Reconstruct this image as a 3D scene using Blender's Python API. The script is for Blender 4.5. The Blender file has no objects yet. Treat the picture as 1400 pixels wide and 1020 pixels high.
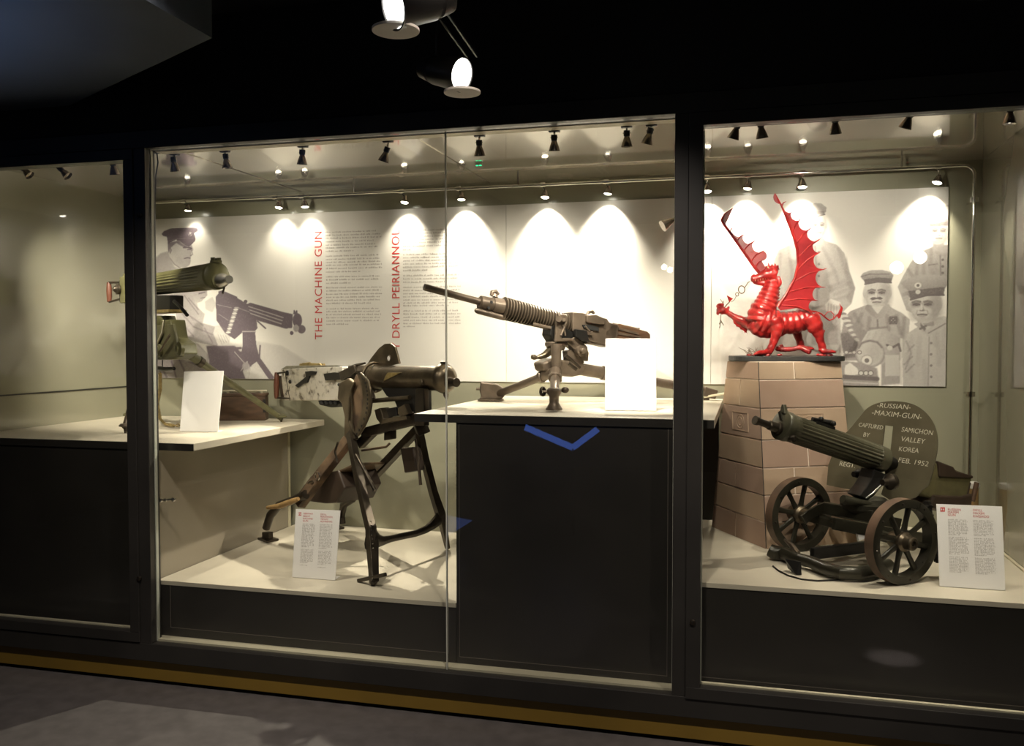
import bpy, bmesh, math, random
import numpy as np
from mathutils import Vector, Matrix, Quaternion

SC = bpy.context.scene
COL = SC.collection
V = Vector
# ------------------------------------------------------------------ camera
F_PX, YAW, PITCH, ROLL, EYE = 1222.556, 0.2566359, -0.0354049, -0.00056494, 1.6
_f0 = V((-math.sin(YAW), math.cos(YAW), 0)); _r0 = V((math.cos(YAW), math.sin(YAW), 0)); _u0 = V((0, 0, 1))
FW = _f0 * math.cos(PITCH) + _u0 * math.sin(PITCH)
_up = _u0 * math.cos(PITCH) - _f0 * math.sin(PITCH)
RR = _r0 * math.cos(ROLL) + _up * math.sin(ROLL)
UU = _up * math.cos(ROLL) - _r0 * math.sin(ROLL)
CAM = V((0, 0, EYE))
cd = bpy.data.cameras.new('camera'); cam = bpy.data.objects.new('camera', cd); COL.objects.link(cam)
cd.sensor_width = 36.0; cd.lens = 36.0 * F_PX / 1400.0; cd.clip_start = 0.05
cam.matrix_world = Matrix(((RR.x, UU.x, -FW.x, CAM.x), (RR.y, UU.y, -FW.y, CAM.y), (RR.z, UU.z, -FW.z, CAM.z), (0, 0, 0, 1)))
SC.camera = cam
# ------------------------------------------------------------------ world and exposure
w = bpy.data.worlds.new('dim_room'); SC.world = w; w.use_nodes = True
w.node_tree.nodes['Background'].inputs[0].default_value = (0.5, 0.55, 0.7, 1)
w.node_tree.nodes['Background'].inputs[1].default_value = 0.01
SC.view_settings.view_transform = 'Standard'; SC.view_settings.look = 'None'
SC.view_settings.gamma = 1.0; SC.view_settings.use_curve_mapping = False
SC.view_settings.exposure = 0.0
SC.cycles.max_bounces = 10; SC.cycles.diffuse_bounces = 4; SC.cycles.glossy_bounces = 5
SC.cycles.transparent_max_bounces = 16; SC.cycles.sample_clamp_indirect = 4.0
SC.cycles.caustics_reflective = False; SC.cycles.caustics_refractive = False
# lamp strengths (watts)
BACK_W, BACK_ANGLE, BACK_BLEND = 62.0, 88.0, 1.0
BACK_SPILL_W = 190.0
FRONT_W, FRONT_ANGLE, FRONT_BLEND = 62.0, 66.0, 0.9
LAMP_COL = (1.0, 0.90, 0.74)
ROOM_W = 4.0
DOWN_W = 120.0
UP_W = 420.0
random.seed(7)

# ------------------------------------------------------------------ geometry constants of the place
YG, YP, YB = 3.58, 3.66, 5.03          # glass, plinth fronts, back wall
XL, XR, ZC, ZBASE = -3.86, 1.15, 2.52, 0.20
ZDL, ZDR, ZL, ZM = 0.464, 0.627, 1.122, 1.286   # deck left, deck right, left table, middle plinth

def ray(px, py): return RR * ((px - 700) / F_PX) - UU * ((py - 510) / F_PX) + FW
def at_y(px, py, y): d = ray(px, py); return CAM + d * (y / d.y)
def at_x(px, py, x): d = ray(px, py); return CAM + d * (x / d.x)
def at_z(px, py, z): d = ray(px, py); return CAM + d * ((z - EYE) / d.z)
def at_plane(px, py, p, n):
    d = ray(px, py); return CAM + d * ((V(p) - CAM).dot(n) / d.dot(n))
class VPlane:
    """an upright plane of a gun or a figure: points of its outline, with an offset towards the front"""
    def __init__(s, x, y, dx, dy):
        s.d = V((dx, dy, 0)).normalized(); s.n = V((s.d.y, -s.d.x, 0)); s.p = V((x, y, 0))
        if s.n.y > 0: s.n = -s.n
    def __call__(s, px, py, off=0.0): return at_plane(px, py, s.p + s.n * off, s.n)
def mpp(p): return (V(p) - CAM).dot(FW) / F_PX       # metres per picture pixel at a point

# ------------------------------------------------------------------ mesh builder
def frame_of(axis, up=None):
    a = V(axis).normalized(); up = V(up) if up is not None else (V((0, 0, 1)) if abs(a.z) < 0.95 else V((1, 0, 0)))
    s = a.cross(up).normalized(); u = s.cross(a).normalized()
    return a, s, u
class MB:
    def __init__(s): s.v = []; s.f = []
    def add(s, vs, fs):
        b = len(s.v); s.v.extend(tuple(v) for v in vs); s.f.extend(tuple(i + b for i in f) for f in fs); return s
    def box(s, c, size, M=None):
        x, y, z = [k / 2 for k in size]; c = V(c)
        P = [V((a, b, d)) for a in (-x, x) for b in (-y, y) for d in (-z, z)]
        if M is not None: P = [M @ p for p in P]
        return s.add([p + c for p in P], [(0, 1, 3, 2), (4, 6, 7, 5), (0, 4, 5, 1), (2, 3, 7, 6), (0, 2, 6, 4), (1, 5, 7, 3)])
    def lohi(s, lo, hi): lo, hi = V(lo), V(hi); return s.box((lo + hi) / 2, hi - lo)
    def beam(s, a, b, w, h, up=None, w2=None, h2=None):
        """bar of rectangular section from a to b; w across, h along 'up'"""
        a, b = V(a), V(b); ax, sd, u = frame_of(b - a, up); w2 = w if w2 is None else w2; h2 = h if h2 is None else h2
        P = []
        for p, ww, hh in ((a, w, h), (b, w2, h2)):
            for i, j in ((-1, -1), (1, -1), (1, 1), (-1, 1)): P.append(p + sd * (i * ww / 2) + u * (j * hh / 2))
        return s.add(P, [(3, 2, 1, 0), (4, 5, 6, 7), (0, 1, 5, 4), (1, 2, 6, 5), (2, 3, 7, 6), (3, 0, 4, 7)])
    def tube(s, pts, r, n=12, cap=True, closed=False, sq=(1, 1), up=None):
        ph = math.pi / 4 if n == 4 else 0.0; sq = (sq[0] * 1.3, sq[1] * 1.3) if n == 4 else sq
        pts = [V(p) for p in pts]; m = len(pts)
        rs = list(r) if isinstance(r, (list, tuple)) else [r] * m
        rings = []; ref = None
        for i, p in enumerate(pts):
            if closed: t = pts[(i + 1) % m] - pts[i - 1]
            else: t = (pts[min(i + 1, m - 1)] - pts[max(i - 1, 0)])
            t.normalize()
            if ref is None:
                _, sd, u = frame_of(t, up)
            else:
                u = (ref - t * ref.dot(t)); u = u.normalized() if u.length > 1e-6 else frame_of(t)[2]; sd = t.cross(u)
            ref = u
            rings.append([p + sd * (math.cos(ph + k * 2 * math.pi / n) * rs[i] * sq[0]) + u * (math.sin(ph + k * 2 * math.pi / n) * rs[i] * sq[1]) for k in range(n)])
        fs = []
        for i in range(m if closed else m - 1):
            j = (i + 1) % m
            for k in range(n): fs.append((i * n + k, i * n + (k + 1) % n, j * n + (k + 1) % n, j * n + k))
        if cap and not closed: fs.append(tuple(range(n))[::-1]); fs.append(tuple((m - 1) * n + k for k in range(n)))
        return s.add([p for R in rings for p in R], fs)
    def lathe(s, o, axis, prof, n=24, up=None, flutes=0, fl=0.0):
        """prof: (distance along axis, radius); optional flutes along the length (third value 1 = fluted ring)"""
        o = V(o); a, sd, u = frame_of(axis, up); P = []; fs = []; m = len(prof)
        for q in prof:
            t, r = q[0], q[1]; g = q[2] if len(q) > 2 else 0
            for k in range(n):
                th = k * 2 * math.pi / n; rr = r * (1 - (fl * (0.5 + 0.5 * math.cos(th * flutes)) if g else 0))
                P.append(o + a * t + (sd * math.cos(th) + u * math.sin(th)) * rr)
        for i in range(m - 1):
            for k in range(n): fs.append((i * n + k, i * n + (k + 1) % n, (i + 1) * n + (k + 1) % n, (i + 1) * n + k))
        fs.append(tuple(range(n))[::-1]); fs.append(tuple((m - 1) * n + k for k in range(n)))
        return s.add(P, fs)
    def disc(s, o, axis, r, th, n=24): return s.lathe(o, axis, [(-th / 2, r), (th / 2, r)], n)
    def ball(s, o, r, n=12, sc=(1, 1, 1), M=None):
        P = []; fs = []; h = n // 2
        for i in range(h + 1):
            ph = math.pi * i / h
            for k in range(n):
                th = 2 * math.pi * k / n; q = V((r * sc[0] * math.sin(ph) * math.cos(th), r * sc[1] * math.sin(ph) * math.sin(th), r * sc[2] * math.cos(ph)))
                P.append(V(o) + (M @ q if M is not None else q))
        for i in range(h):
            for k in range(n): fs.append((i * n + k, (i + 1) * n + k, (i + 1) * n + (k + 1) % n, i * n + (k + 1) % n))
        return s.add(P, fs)
    def prism(s, poly, ext):
        """closed polygon of 3D points, thickness vector ext centred on it"""
        e = V(ext) / 2; n = len(poly); P = [V(p) - e for p in poly] + [V(p) + e for p in poly]
        fs = [tuple(range(n))[::-1], tuple(range(n, 2 * n))] + [(i, (i + 1) % n, n + (i + 1) % n, n + i) for i in range(n)]
        return s.add(P, fs)
    def torus(s, o, axis, R, r, n=28, m=8):
        a, sd, u = frame_of(axis); o = V(o)
        return s.tube([o + sd * (R * math.cos(k * 2 * math.pi / n)) + u * (R * math.sin(k * 2 * math.pi / n)) for k in range(n)], r, m, closed=True)
    def build(s, name, mat, parent=None, smooth=False, bevel=0.0, seg=2, angle=35):
        me = bpy.data.meshes.new(name)
        o0 = V((0, 0, 0)); p = parent
        while p is not None: o0 += p.location; p = p.parent
        me.from_pydata([tuple(V(v) - o0) for v in s.v], [], s.f); me.update()
        bm = bmesh.new(); bm.from_mesh(me); bmesh.ops.remove_doubles(bm, verts=bm.verts, dist=1e-6)
        bmesh.ops.recalc_face_normals(bm, faces=bm.faces); bm.to_mesh(me); bm.free()
        me.materials.append(mat)
        if smooth:
            me.shade_smooth()
            try: me.set_sharp_from_angle(angle=math.radians(angle))
            except Exception: pass
        o = bpy.data.objects.new(name, me); COL.objects.link(o)
        if parent is not None: o.parent = parent
        if bevel > 0:
            b = o.modifiers.new('bevel', 'BEVEL'); b.width = bevel; b.segments = seg; b.limit_method = 'ANGLE'; b.angle_limit = math.radians(40)
        return o
def thing(name, label, cat, loc=(0, 0, 0), group=None):
    o = bpy.data.objects.new(name, None); COL.objects.link(o); o.location = loc; o.empty_display_size = 0.05
    o['label'] = label; o['category'] = cat
    if group: o['group'] = group
    return o
def tag(o, label, cat, group=None):
    o['label'] = label; o['category'] = cat
    if group: o['group'] = group
    return o
def struct(o): o['kind'] = 'structure'; return o
def dup(root, loc, label, group=None):
    r = root.copy(); COL.objects.link(r); r.location = loc; r['label'] = label
    if group: r['group'] = group
    for ch in list(root.children):
        c = ch.copy(); COL.objects.link(c); c.parent = r
        for g in list(ch.children):
            d = g.copy(); COL.objects.link(d); d.parent = c
    return r
def text_mesh(txt, p0, p1, height, nrm, mat, name, parent=None, shear=0.0, lift=0.001, space=1.0, thick=0.0):
    """flat lettering from baseline start p0 to baseline end p1 on a surface with normal nrm"""
    cu = bpy.data.curves.new('t', 'FONT'); cu.body = txt; cu.size = 1.0; cu.shear = shear; cu.resolution_u = 3; cu.space_character = space; cu.offset = thick
    to = bpy.data.objects.new('t', cu); COL.objects.link(to); bpy.context.view_layer.update()
    me = bpy.data.meshes.new_from_object(to.evaluated_get(bpy.context.evaluated_depsgraph_get()))
    bpy.data.objects.remove(to); bpy.data.curves.remove(cu)
    co = np.array([v.co[:] for v in me.vertices]); wx0, wx1 = co[:, 0].min(), co[:, 0].max(); caph = 0.72
    p0, p1 = V(p0), V(p1); ax = (p1 - p0); L = ax.length; ax.normalize(); nrm = V(nrm).normalized(); up = nrm.cross(ax).normalized()
    o0 = V((0, 0, 0)); p = parent
    while p is not None: o0 += p.location; p = p.parent
    for v in me.vertices:
        x = (v.co.x - wx0) / (wx1 - wx0) * L; y = v.co.y / caph * height
        v.co = p0 + ax * x + up * y + nrm * lift - o0
    me.name = name; me.materials.clear(); me.materials.append(mat)
    o = bpy.data.objects.new(name, me); COL.objects.link(o)
    if parent is not None: o.parent = parent
    return o
# ------------------------------------------------------------------ materials
def mat(name, col, rough=0.5, metal=0.0, var=0.0, vscale=8.0, col2=None, bump=0.0, bscale=60.0, spec=0.5, coat=0.0, coat_rough=0.1, rvar=0.0, stretch=None, detail=5.0, lo=0.35, hi=0.65):
    m = bpy.data.materials.new(name); m.use_nodes = True; nt = m.node_tree; N = nt.nodes; L = nt.links
    b = N['Principled BSDF']; b.inputs['Base Color'].default_value = (*col, 1); b.inputs['Roughness'].default_value = rough
    b.inputs['Metallic'].default_value = metal; b.inputs['Specular IOR Level'].default_value = spec
    b.inputs['Coat Weight'].default_value = coat; b.inputs['Coat Roughness'].default_value = coat_rough
    if var or col2 or bump or rvar:
        tc = N.new('ShaderNodeTexCoord'); mp = N.new('ShaderNodeMapping'); L.new(tc.outputs['Object'], mp.inputs[0])
        if stretch: mp.inputs['Scale'].default_value = stretch
    if var or col2:
        n1 = N.new('ShaderNodeTexNoise'); n1.inputs['Scale'].default_value = vscale; n1.inputs['Detail'].default_value = detail
        L.new(mp.outputs[0], n1.inputs['Vector'])
        cr = N.new('ShaderNodeValToRGB'); c2 = col2 if col2 else tuple(max(0, c * (1 - var)) for c in col)
        cr.color_ramp.elements[0].color = (*c2, 1); cr.color_ramp.elements[1].color = (*col, 1)
        cr.color_ramp.elements[0].position = lo; cr.color_ramp.elements[1].position = hi
        L.new(n1.outputs['Fac'], cr.inputs[0]); L.new(cr.outputs[0], b.inputs['Base Color'])
        if rvar:
            mr = N.new('ShaderNodeMapRange'); mr.inputs[3].default_value = max(0.02, rough - rvar); mr.inputs[4].default_value = min(1, rough + rvar)
            L.new(n1.outputs['Fac'], mr.inputs[0]); L.new(mr.outputs[0], b.inputs['Roughness'])
    if bump:
        n2 = N.new('ShaderNodeTexNoise'); n2.inputs['Scale'].default_value = bscale; n2.inputs['Detail'].default_value = 4
        L.new(mp.outputs[0], n2.inputs['Vector']); bp = N.new('ShaderNodeBump'); bp.inputs['Strength'].default_value = bump; bp.inputs['Distance'].default_value = 0.004
        L.new(n2.outputs['Fac'], bp.inputs['Height']); L.new(bp.outputs[0], b.inputs['Normal'])
    return m
def emit(name, col, st):
    m = bpy.data.materials.new(name); m.use_nodes = True; nt = m.node_tree; nt.nodes.remove(nt.nodes['Principled BSDF'])
    e = nt.nodes.new('ShaderNodeEmission'); e.inputs[0].default_value = (*col, 1); e.inputs[1].default_value = st
    nt.links.new(e.outputs[0], nt.nodes['Material Output'].inputs[0]); return m
def glass_mat(name, tint=(0.975, 0.985, 0.97)):
    m = bpy.data.materials.new(name); m.use_nodes = True; nt = m.node_tree; N = nt.nodes; L = nt.links; N.remove(N['Principled BSDF'])
    t = N.new('ShaderNodeBsdfTransparent'); t.inputs[0].default_value = (*tint, 1)
    g = N.new('ShaderNodeBsdfGlossy'); g.inputs['Roughness'].default_value = 0.0; g.inputs[0].default_value = (1, 1, 1, 1)
    fr = N.new('ShaderNodeFresnel'); mx = N.new('ShaderNodeMixShader')
    geo = N.new('ShaderNodeNewGeometry'); mr = N.new('ShaderNodeMapRange'); mr.inputs[3].default_value = 1.45; mr.inputs[4].default_value = 1 / 1.45
    L.new(geo.outputs['Backfacing'], mr.inputs[0]); L.new(mr.outputs[0], fr.inputs[0])          # same reflectance from both faces
    L.new(fr.outputs[0], mx.inputs[0]); L.new(t.outputs[0], mx.inputs[1]); L.new(g.outputs[0], mx.inputs[2]); L.new(mx.outputs[0], N['Material Output'].inputs[0])
    return m
M = {}
M['frame'] = mat('charcoal_frame', (0.032, 0.030, 0.026), 0.45, var=0.3, vscale=3)
M['black'] = mat('black_paint', (0.006, 0.006, 0.006), 0.7)
M['bulk'] = mat('black_bulkhead', (0.018, 0.017, 0.016), 0.8)
M['soffit'] = mat('slate_soffit', (0.05, 0.065, 0.09), 0.85, var=0.15, vscale=2)
M['room'] = mat('dark_room_wall', (0.02, 0.02, 0.022), 0.8)
M['floor'] = mat('grey_vinyl_floor', (0.13, 0.12, 0.115), 0.42, var=0.25, vscale=14, bump=0.05, bscale=200)
M['ochre'] = mat('ochre_kickboard', (0.24, 0.15, 0.022), 0.5, var=0.15, vscale=3)
M['panel'] = mat('black_satin_panel', (0.032, 0.029, 0.025), 0.33, var=0.2, vscale=4)
M['trimline'] = mat('pale_panel_line', (0.16, 0.14, 0.12), 0.4)
M['wall'] = mat('olive_grey_laminate', (0.33, 0.32, 0.235), 0.3, var=0.08, vscale=1.3, coat=0.35, coat_rough=0.12)
M['gloss_wall'] = mat('glossy_olive_laminate', (0.34, 0.33, 0.245), 0.24, var=0.06, vscale=1.3, spec=0.8, coat=1.0, coat_rough=0.03)
M['ceil'] = mat('glossy_pale_ceiling', (0.84, 0.80, 0.70), 0.07, metal=0.7, var=0.06, vscale=2)
M['deck'] = mat('cream_deck_laminate', (0.60, 0.545, 0.435), 0.45, var=0.12, vscale=4)
M['side'] = mat('taupe_side_panel', (0.34, 0.30, 0.235), 0.3, var=0.1, vscale=2, coat=0.2)
M['sill'] = mat('cream_sill', (0.62, 0.57, 0.42), 0.45)
M['glass'] = glass_mat('case_glass')
M['glass_edge'] = mat('bright_glass_edge', (0.55, 0.56, 0.48), 0.2, spec=0.8)
M['poster'] = mat('warm_white_print', (0.74, 0.71, 0.66), 0.55, var=0.05, vscale=1.2)
M['red_ink'] = mat('red_ink', (0.52, 0.05, 0.045), 0.6)
M['grey_ink'] = mat('grey_ink', (0.30, 0.27, 0.24), 0.6)
M['pale_ink'] = mat('pale_grey_ink', (0.42, 0.39, 0.36), 0.6)
M['card'] = mat('white_card', (0.82, 0.80, 0.77), 0.5, var=0.02, vscale=6)
M['white_paint'] = mat('cream_lettering', (0.62, 0.58, 0.45), 0.6)
M['chrome'] = mat('chrome', (0.62, 0.6, 0.56), 0.1, metal=1.0)
M['lamp_black'] = mat('lamp_black', (0.012, 0.011, 0.010), 0.4)
M['lamp_shell'] = mat('smoked_reflector', (0.28, 0.24, 0.2), 0.2, metal=0.8)
M['lamp_white'] = mat('pale_enamel', (0.8, 0.74, 0.66), 0.6)
M['bulb'] = emit('lit_bulb', (1.0, 0.93, 0.8), 30.0)
M['bulb_front'] = emit('lit_front_bulb', (1.0, 0.93, 0.8), 12.0)
M['bulb_room'] = emit('lit_room_bulb', (1.0, 0.97, 0.92), 9.0)
M['olive'] = mat('olive_paint', (0.105, 0.100, 0.044), 0.36, var=0.35, vscale=14, rvar=0.1, bump=0.08, bscale=120)
M['olive_pale'] = mat('worn_olive_paint', (0.13, 0.122, 0.06), 0.38, var=0.4, vscale=18, rvar=0.1, bump=0.1)
M['steel_dark'] = mat('dark_gun_steel', (0.072, 0.058, 0.043), 0.35, metal=0.75, var=0.45, vscale=16, rvar=0.12, bump=0.08, bscale=140)
M['fin'] = mat('ribbed_barrel_steel', (0.10, 0.077, 0.056), 0.36, metal=0.6, var=0.3, vscale=14)
M['bronze'] = mat('brown_gun_steel', (0.145, 0.115, 0.078), 0.33, metal=0.8, var=0.45, vscale=12, rvar=0.12, bump=0.07, bscale=110)
M['steel_tan'] = mat('tan_grey_steel', (0.15, 0.115, 0.086), 0.4, metal=0.5, var=0.35, vscale=14, rvar=0.1, bump=0.08, bscale=110)
M['steel_bright'] = mat('bright_worn_steel', (0.62, 0.58, 0.52), 0.3, metal=0.6, col2=(0.2, 0.17, 0.14), vscale=30, rvar=0.1, bump=0.1, lo=0.3, hi=0.5)
M['steel_silver'] = mat('polished_steel', (0.5, 0.48, 0.44), 0.25, metal=0.9, var=0.3, vscale=20)
M['brass'] = mat('aged_brass', (0.52, 0.39, 0.16), 0.35, metal=0.7, var=0.45, vscale=30)
M['gun_black'] = mat('gun_black', (0.012, 0.011, 0.010), 0.4, metal=0.3, var=0.3, vscale=20)
M['wood_red'] = mat('red_brown_grip', (0.13, 0.045, 0.025), 0.4, var=0.4, vscale=20, stretch=(1, 1, 0.2))
M['wood_brown'] = mat('dark_brown_wood', (0.115, 0.062, 0.034), 0.5, var=0.45, vscale=10, stretch=(1, 1, 4), bump=0.1)
M['wood_tan'] = mat('tan_wood', (0.40, 0.25, 0.10), 0.5, var=0.35, vscale=12, stretch=(4, 4, 0.6))
M['plank'] = mat('worn_brown_painted_steel', (0.19, 0.125, 0.075), 0.42, metal=0.3, col2=(0.06, 0.04, 0.028), vscale=14, bump=0.1)
M['green_dark'] = mat('dark_green_black_paint', (0.036, 0.033, 0.022), 0.32, metal=0.25, var=0.5, vscale=12, rvar=0.12, bump=0.12, bscale=90)
M['green_gun'] = mat('grey_green_gun_paint', (0.088, 0.083, 0.052), 0.35, metal=0.2, var=0.4, vscale=14, rvar=0.1, bump=0.1, bscale=90)
M['shield'] = mat('drab_shield_paint', (0.125, 0.108, 0.067), 0.42, metal=0.15, var=0.25, vscale=7, rvar=0.1, bump=0.05, bscale=60)
M['rim'] = mat('rusty_brown_rim', (0.145, 0.088, 0.056), 0.55, var=0.5, vscale=14, bump=0.15)
M['canvas'] = mat('olive_canvas', (0.115, 0.10, 0.04), 0.85, var=0.3, vscale=20, bump=0.2, bscale=300)
M['leather'] = mat('dark_brown_leather', (0.045, 0.028, 0.018), 0.55, var=0.3, vscale=20, bump=0.15)
M['stone'] = mat('pink_buff_stone', (0.44, 0.31, 0.235), 0.75, col2=(0.34, 0.225, 0.165), vscale=3.5, bump=0.12, bscale=70, lo=0.3, hi=0.7)
M['stone_b'] = mat('buff_stone', (0.49, 0.36, 0.255), 0.75, col2=(0.38, 0.265, 0.18), vscale=4.0, bump=0.12, bscale=70, lo=0.3, hi=0.7)
M['mortar'] = mat('pale_mortar', (0.72, 0.60, 0.50), 0.85)
M['slate'] = mat('dark_slate_base', (0.035, 0.033, 0.032), 0.6, var=0.3, vscale=20, bump=0.2)
M['dragon'] = mat('red_dragon_paint', (0.46, 0.024, 0.022), 0.32, col2=(0.17, 0.006, 0.008), vscale=26, rvar=0.08, coat=0.25, bump=0.35, bscale=70, lo=0.3, hi=0.6)
M['wing'] = mat('red_wing_membrane', (0.38, 0.016, 0.02), 0.38, col2=(0.22, 0.008, 0.012), vscale=8, coat=0.2)
M['twig'] = mat('bronze_twig', (0.14, 0.10, 0.05), 0.5, metal=0.4)
M['eye'] = mat('cream_eye', (0.7, 0.6, 0.35), 0.3)
M['blue_lit'] = emit('blue_light_strip', (0.10, 0.22, 0.85), 3.2)
M['sign_glint'] = emit('green_sign_reflection', (0.02, 0.9, 0.35), 2.0)
# ------------------------------------------------------------------ room shell
def slab(name, lo, hi, m, parent=None, bevel=0.0): return MB().lohi(lo, hi).build(name, m, parent, bevel=bevel)
RX0, RX1, RY0, RZ = -6.0, 3.6, -4.0, 3.05
struct(slab('floor', (RX0, RY0, -0.1), (RX1, 5.3, 0), M['floor']))
struct(slab('ceiling', (RX0, RY0, RZ), (RX1, 5.3, RZ + 0.1), M['bulk']))
struct(slab('wall_front', (RX0, YG - 0.03, 2.56), (RX1, YG + 0.06, RZ), M['bulk']))           # bulkhead over the case
struct(slab('wall_rear', (RX0, RY0 - 0.1, 0), (RX1, RY0, RZ), M['room']))
struct(slab('wall_west', (RX0 - 0.1, RY0, 0), (RX0, 5.3, RZ), M['room']))
struct(slab('wall_east', (RX1, RY0, 0), (RX1 + 0.1, 5.3, RZ), M['room']))
struct(slab('wall_front_left', (RX0, YG - 0.03, 0), (XL - 0.06, YG + 0.06, 2.56), M['bulk']))
struct(slab('wall_front_right', (XR + 0.06, YG - 0.03, 0), (RX1, YG + 0.06, 2.56), M['bulk']))
# hanging soffit box, upper left
c0 = at_z(290, 52, 2.7); e1 = (at_z(125, 130, 2.7) - c0).normalized()
soff = [c0, c0 + e1 * 1.9, V((RX0 + 0.1, 3.2, 2.7)), V((RX0 + 0.1, -1.0, 2.7)), V((c0.x + 0.02, -1.0, 2.7))]
struct(MB().prism([p + V((0, 0, 0.17)) for p in soff], (0, 0, 0.34)).build('ceiling_soffit', M['soffit']))
# kick board under the case
kb = struct(slab('baseboard_front', (RX0, YG - 0.012, 0.02), (RX1, YG + 0.03, 0.113), M['ochre']))
struct(slab('baseboard_toe', (RX0, YG + 0.02, 0), (RX1, YG + 0.06, 0.02), M['black']))  # toe painted black for the shade in the gap under the board
# case interior
struct(slab('wall_back', (XL, YB, ZBASE), (XR, YB + 0.06, ZC + 0.06), M['wall']))
wl = struct(slab('wall_left', (XL - 0.05, YG, ZBASE), (XL, YB + 0.06, ZC + 0.06), M['gloss_wall']))
struct(slab('wall_right', (XR, YG, ZBASE), (XR + 0.05, YB + 0.06, ZC + 0.06), M['gloss_wall']))
gz = (at_y(0, 541.7, 3.9).z)
pz = at_x(90, 534.5, XL).z
slab('panel_joint', (XL - 0.002, YG + 0.08, pz - 0.004), (XL + 0.003, YB, pz + 0.004), M['frame'], wl)
struct(slab('floor_case', (XL, YG + 0.02, ZBASE - 0.05), (XR, YB, ZBASE), M['sill']))
ceil = struct(bpy.data.objects.new('ceiling_case', None)); COL.objects.link(ceil); ceil['kind'] = 'structure'
xs = [XL, -2.67, -1.463, -0.25, XR]
for a, b in zip(xs[:-1], xs[1:]):
    slab('ceiling_panel', (a + 0.004, YG + 0.03, ZC), (b - 0.004, YB, ZC + 0.03), M['ceil'], ceil, bevel=0.003)
slab('backing', (XL, YG + 0.03, ZC + 0.031), (XR, YB, ZC + 0.05), M['black'], ceil)
for x in xs[1:-1]:
    slab('joint_strip', (x - 0.012, YG + 0.05, ZC - 0.004), (x + 0.012, YB - 0.005, ZC - 0.0005), M['ceil'], ceil)
# frame of the case front: header, base rail, posts
fr = struct(slab('trim_header', (XL - 0.06, YG - 0.035, 2.481), (XR + 0.06, YG + 0.04, 2.56), M['frame'], bevel=0.003))
struct(slab('trim_base_rail', (XL - 0.06, YG - 0.035, 0.113), (XR + 0.06, YG + 0.04, 0.197), M['frame'], bevel=0.003))
struct(slab('trim_head_light', (-2.66, YG + 0.04, 2.478), (-0.278, YG + 0.1, 2.515), M['sill']))
x1a, x1b, x2a, x2b = -2.771, -2.661, -0.276, -0.168
p1 = struct(slab('trim_post_left', (x1a + 0.05, YG - 0.034, 0.197), (x1b, YG + 0.04, 2.481), M['frame'], bevel=0.002))
p2 = struct(slab('trim_post_right', (x2a, YG - 0.034, 0.197), (x2b - 0.055, YG + 0.04, 2.481), M['frame'], bevel=0.002))
def door(name, x0, x1, z0, z1, fw, side):
    d = bpy.data.objects.new(name, None); COL.objects.link(d); d['kind'] = 'structure'
    for nm, lo, hi in (('frame_rail', (x0 - fw, 0, z1), (x1 + fw, 0, z1 + 0.05)), ('frame_rail', (x0 - fw, 0, z0 - 0.047), (x1 + fw, 0, z0)),
                       ('frame_stile', (x0 - fw, 0, z0), (x0, 0, z1)), ('frame_stile', (x1, 0, z0), (x1 + fw, 0, z1))):
        slab(nm, (lo[0], YG - 0.042, lo[2]), (hi[0], YG + 0.03, hi[2]), M['frame'], d, bevel=0.002)
    slab('pane', (x0 + 0.001, YG - 0.004, z0 + 0.001), (x1 - 0.001, YG + 0.004, z1 - 0.001), M['glass'], d)
    slab('bright_bead', (x0, YG + 0.006, z0 - 0.002), (x1, YG + 0.022, z0 + 0.006), M['sill'], d)
    return d
w1 = door('window_1', XL + 0.01, x1a, 0.247, 2.43, 0.05, 1)
w3 = door('window_3', x2b, XR - 0.01, 0.238, 2.43, 0.055, 0)
sx = [x2b]
slab('bright_seal', (x2b, YG + 0.006, 0.24), (x2b + 0.004, YG + 0.02, 2.42), M['glass_edge'], w3)
w2 = bpy.data.objects.new('window_2', None); COL.objects.link(w2); w2['kind'] = 'structure'
jx = -1.226
slab('pane', (x1b + 0.002, YG - 0.005, 0.2), (jx - 0.001, YG + 0.005, 2.478), M['glass'], w2)
slab('pane', (jx + 0.001, YG - 0.005, 0.2), (x2a - 0.002, YG + 0.005, 2.478), M['glass'], w2)
slab('glass_joint', (jx - 0.0025, YG - 0.006, 0.2), (jx + 0.0025, YG + 0.006, 2.478), M['glass_edge'], w2)
slab('bright_bead', (x1b, YG + 0.01, 0.196), (x2a, YG + 0.05, 0.206), M['sill'], w2)
slab('bright_seal', (x1b, YG + 0.004, 0.2), (x1b + 0.005, YG + 0.02, 2.478), M['glass_edge'], w2)
slab('bright_seal', (x2a - 0.004, YG + 0.004, 0.2), (x2a, YG + 0.02, 2.478), M['glass_edge'], w2)
def lock(px, py, par):
    p = at_y(px, py, YG - 0.046); k = MB().lathe(p, (0, -1, 0), [(-0.006, 0.011), (0.003, 0.011), (0.005, 0.008), (0.005, 0.002)], 16).build('lock', M['steel_dark'], par, smooth=True)
    MB().box(p + V((0, -0.006, 0)), (0.002, 0.002, 0.008)).build('keyhole', M['black'], k)
lock(947, 851, w3); lock(190, 791, w1); lock(190, 294, w1)
# chrome clip on the edge of the glass, left
p = at_y(216, 684, YG + 0.062)
t = thing('glass_clip', 'small chrome double-knobbed clip on the inner glass edge beside the left post', 'clip', p)
m_ = MB().tube([p, p + V((0.07, 0.02, 0.004))], 0.005, 10)
m_.build('stem', M['chrome'], t, smooth=True)
for q, r in ((0.012, 0.012), (0.034, 0.009), (0.07, 0.012)):
    MB().ball(p + V((q, q * 0.28, q * 0.05)), r, 12).build('knob', M['chrome'], t, smooth=True)
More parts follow.
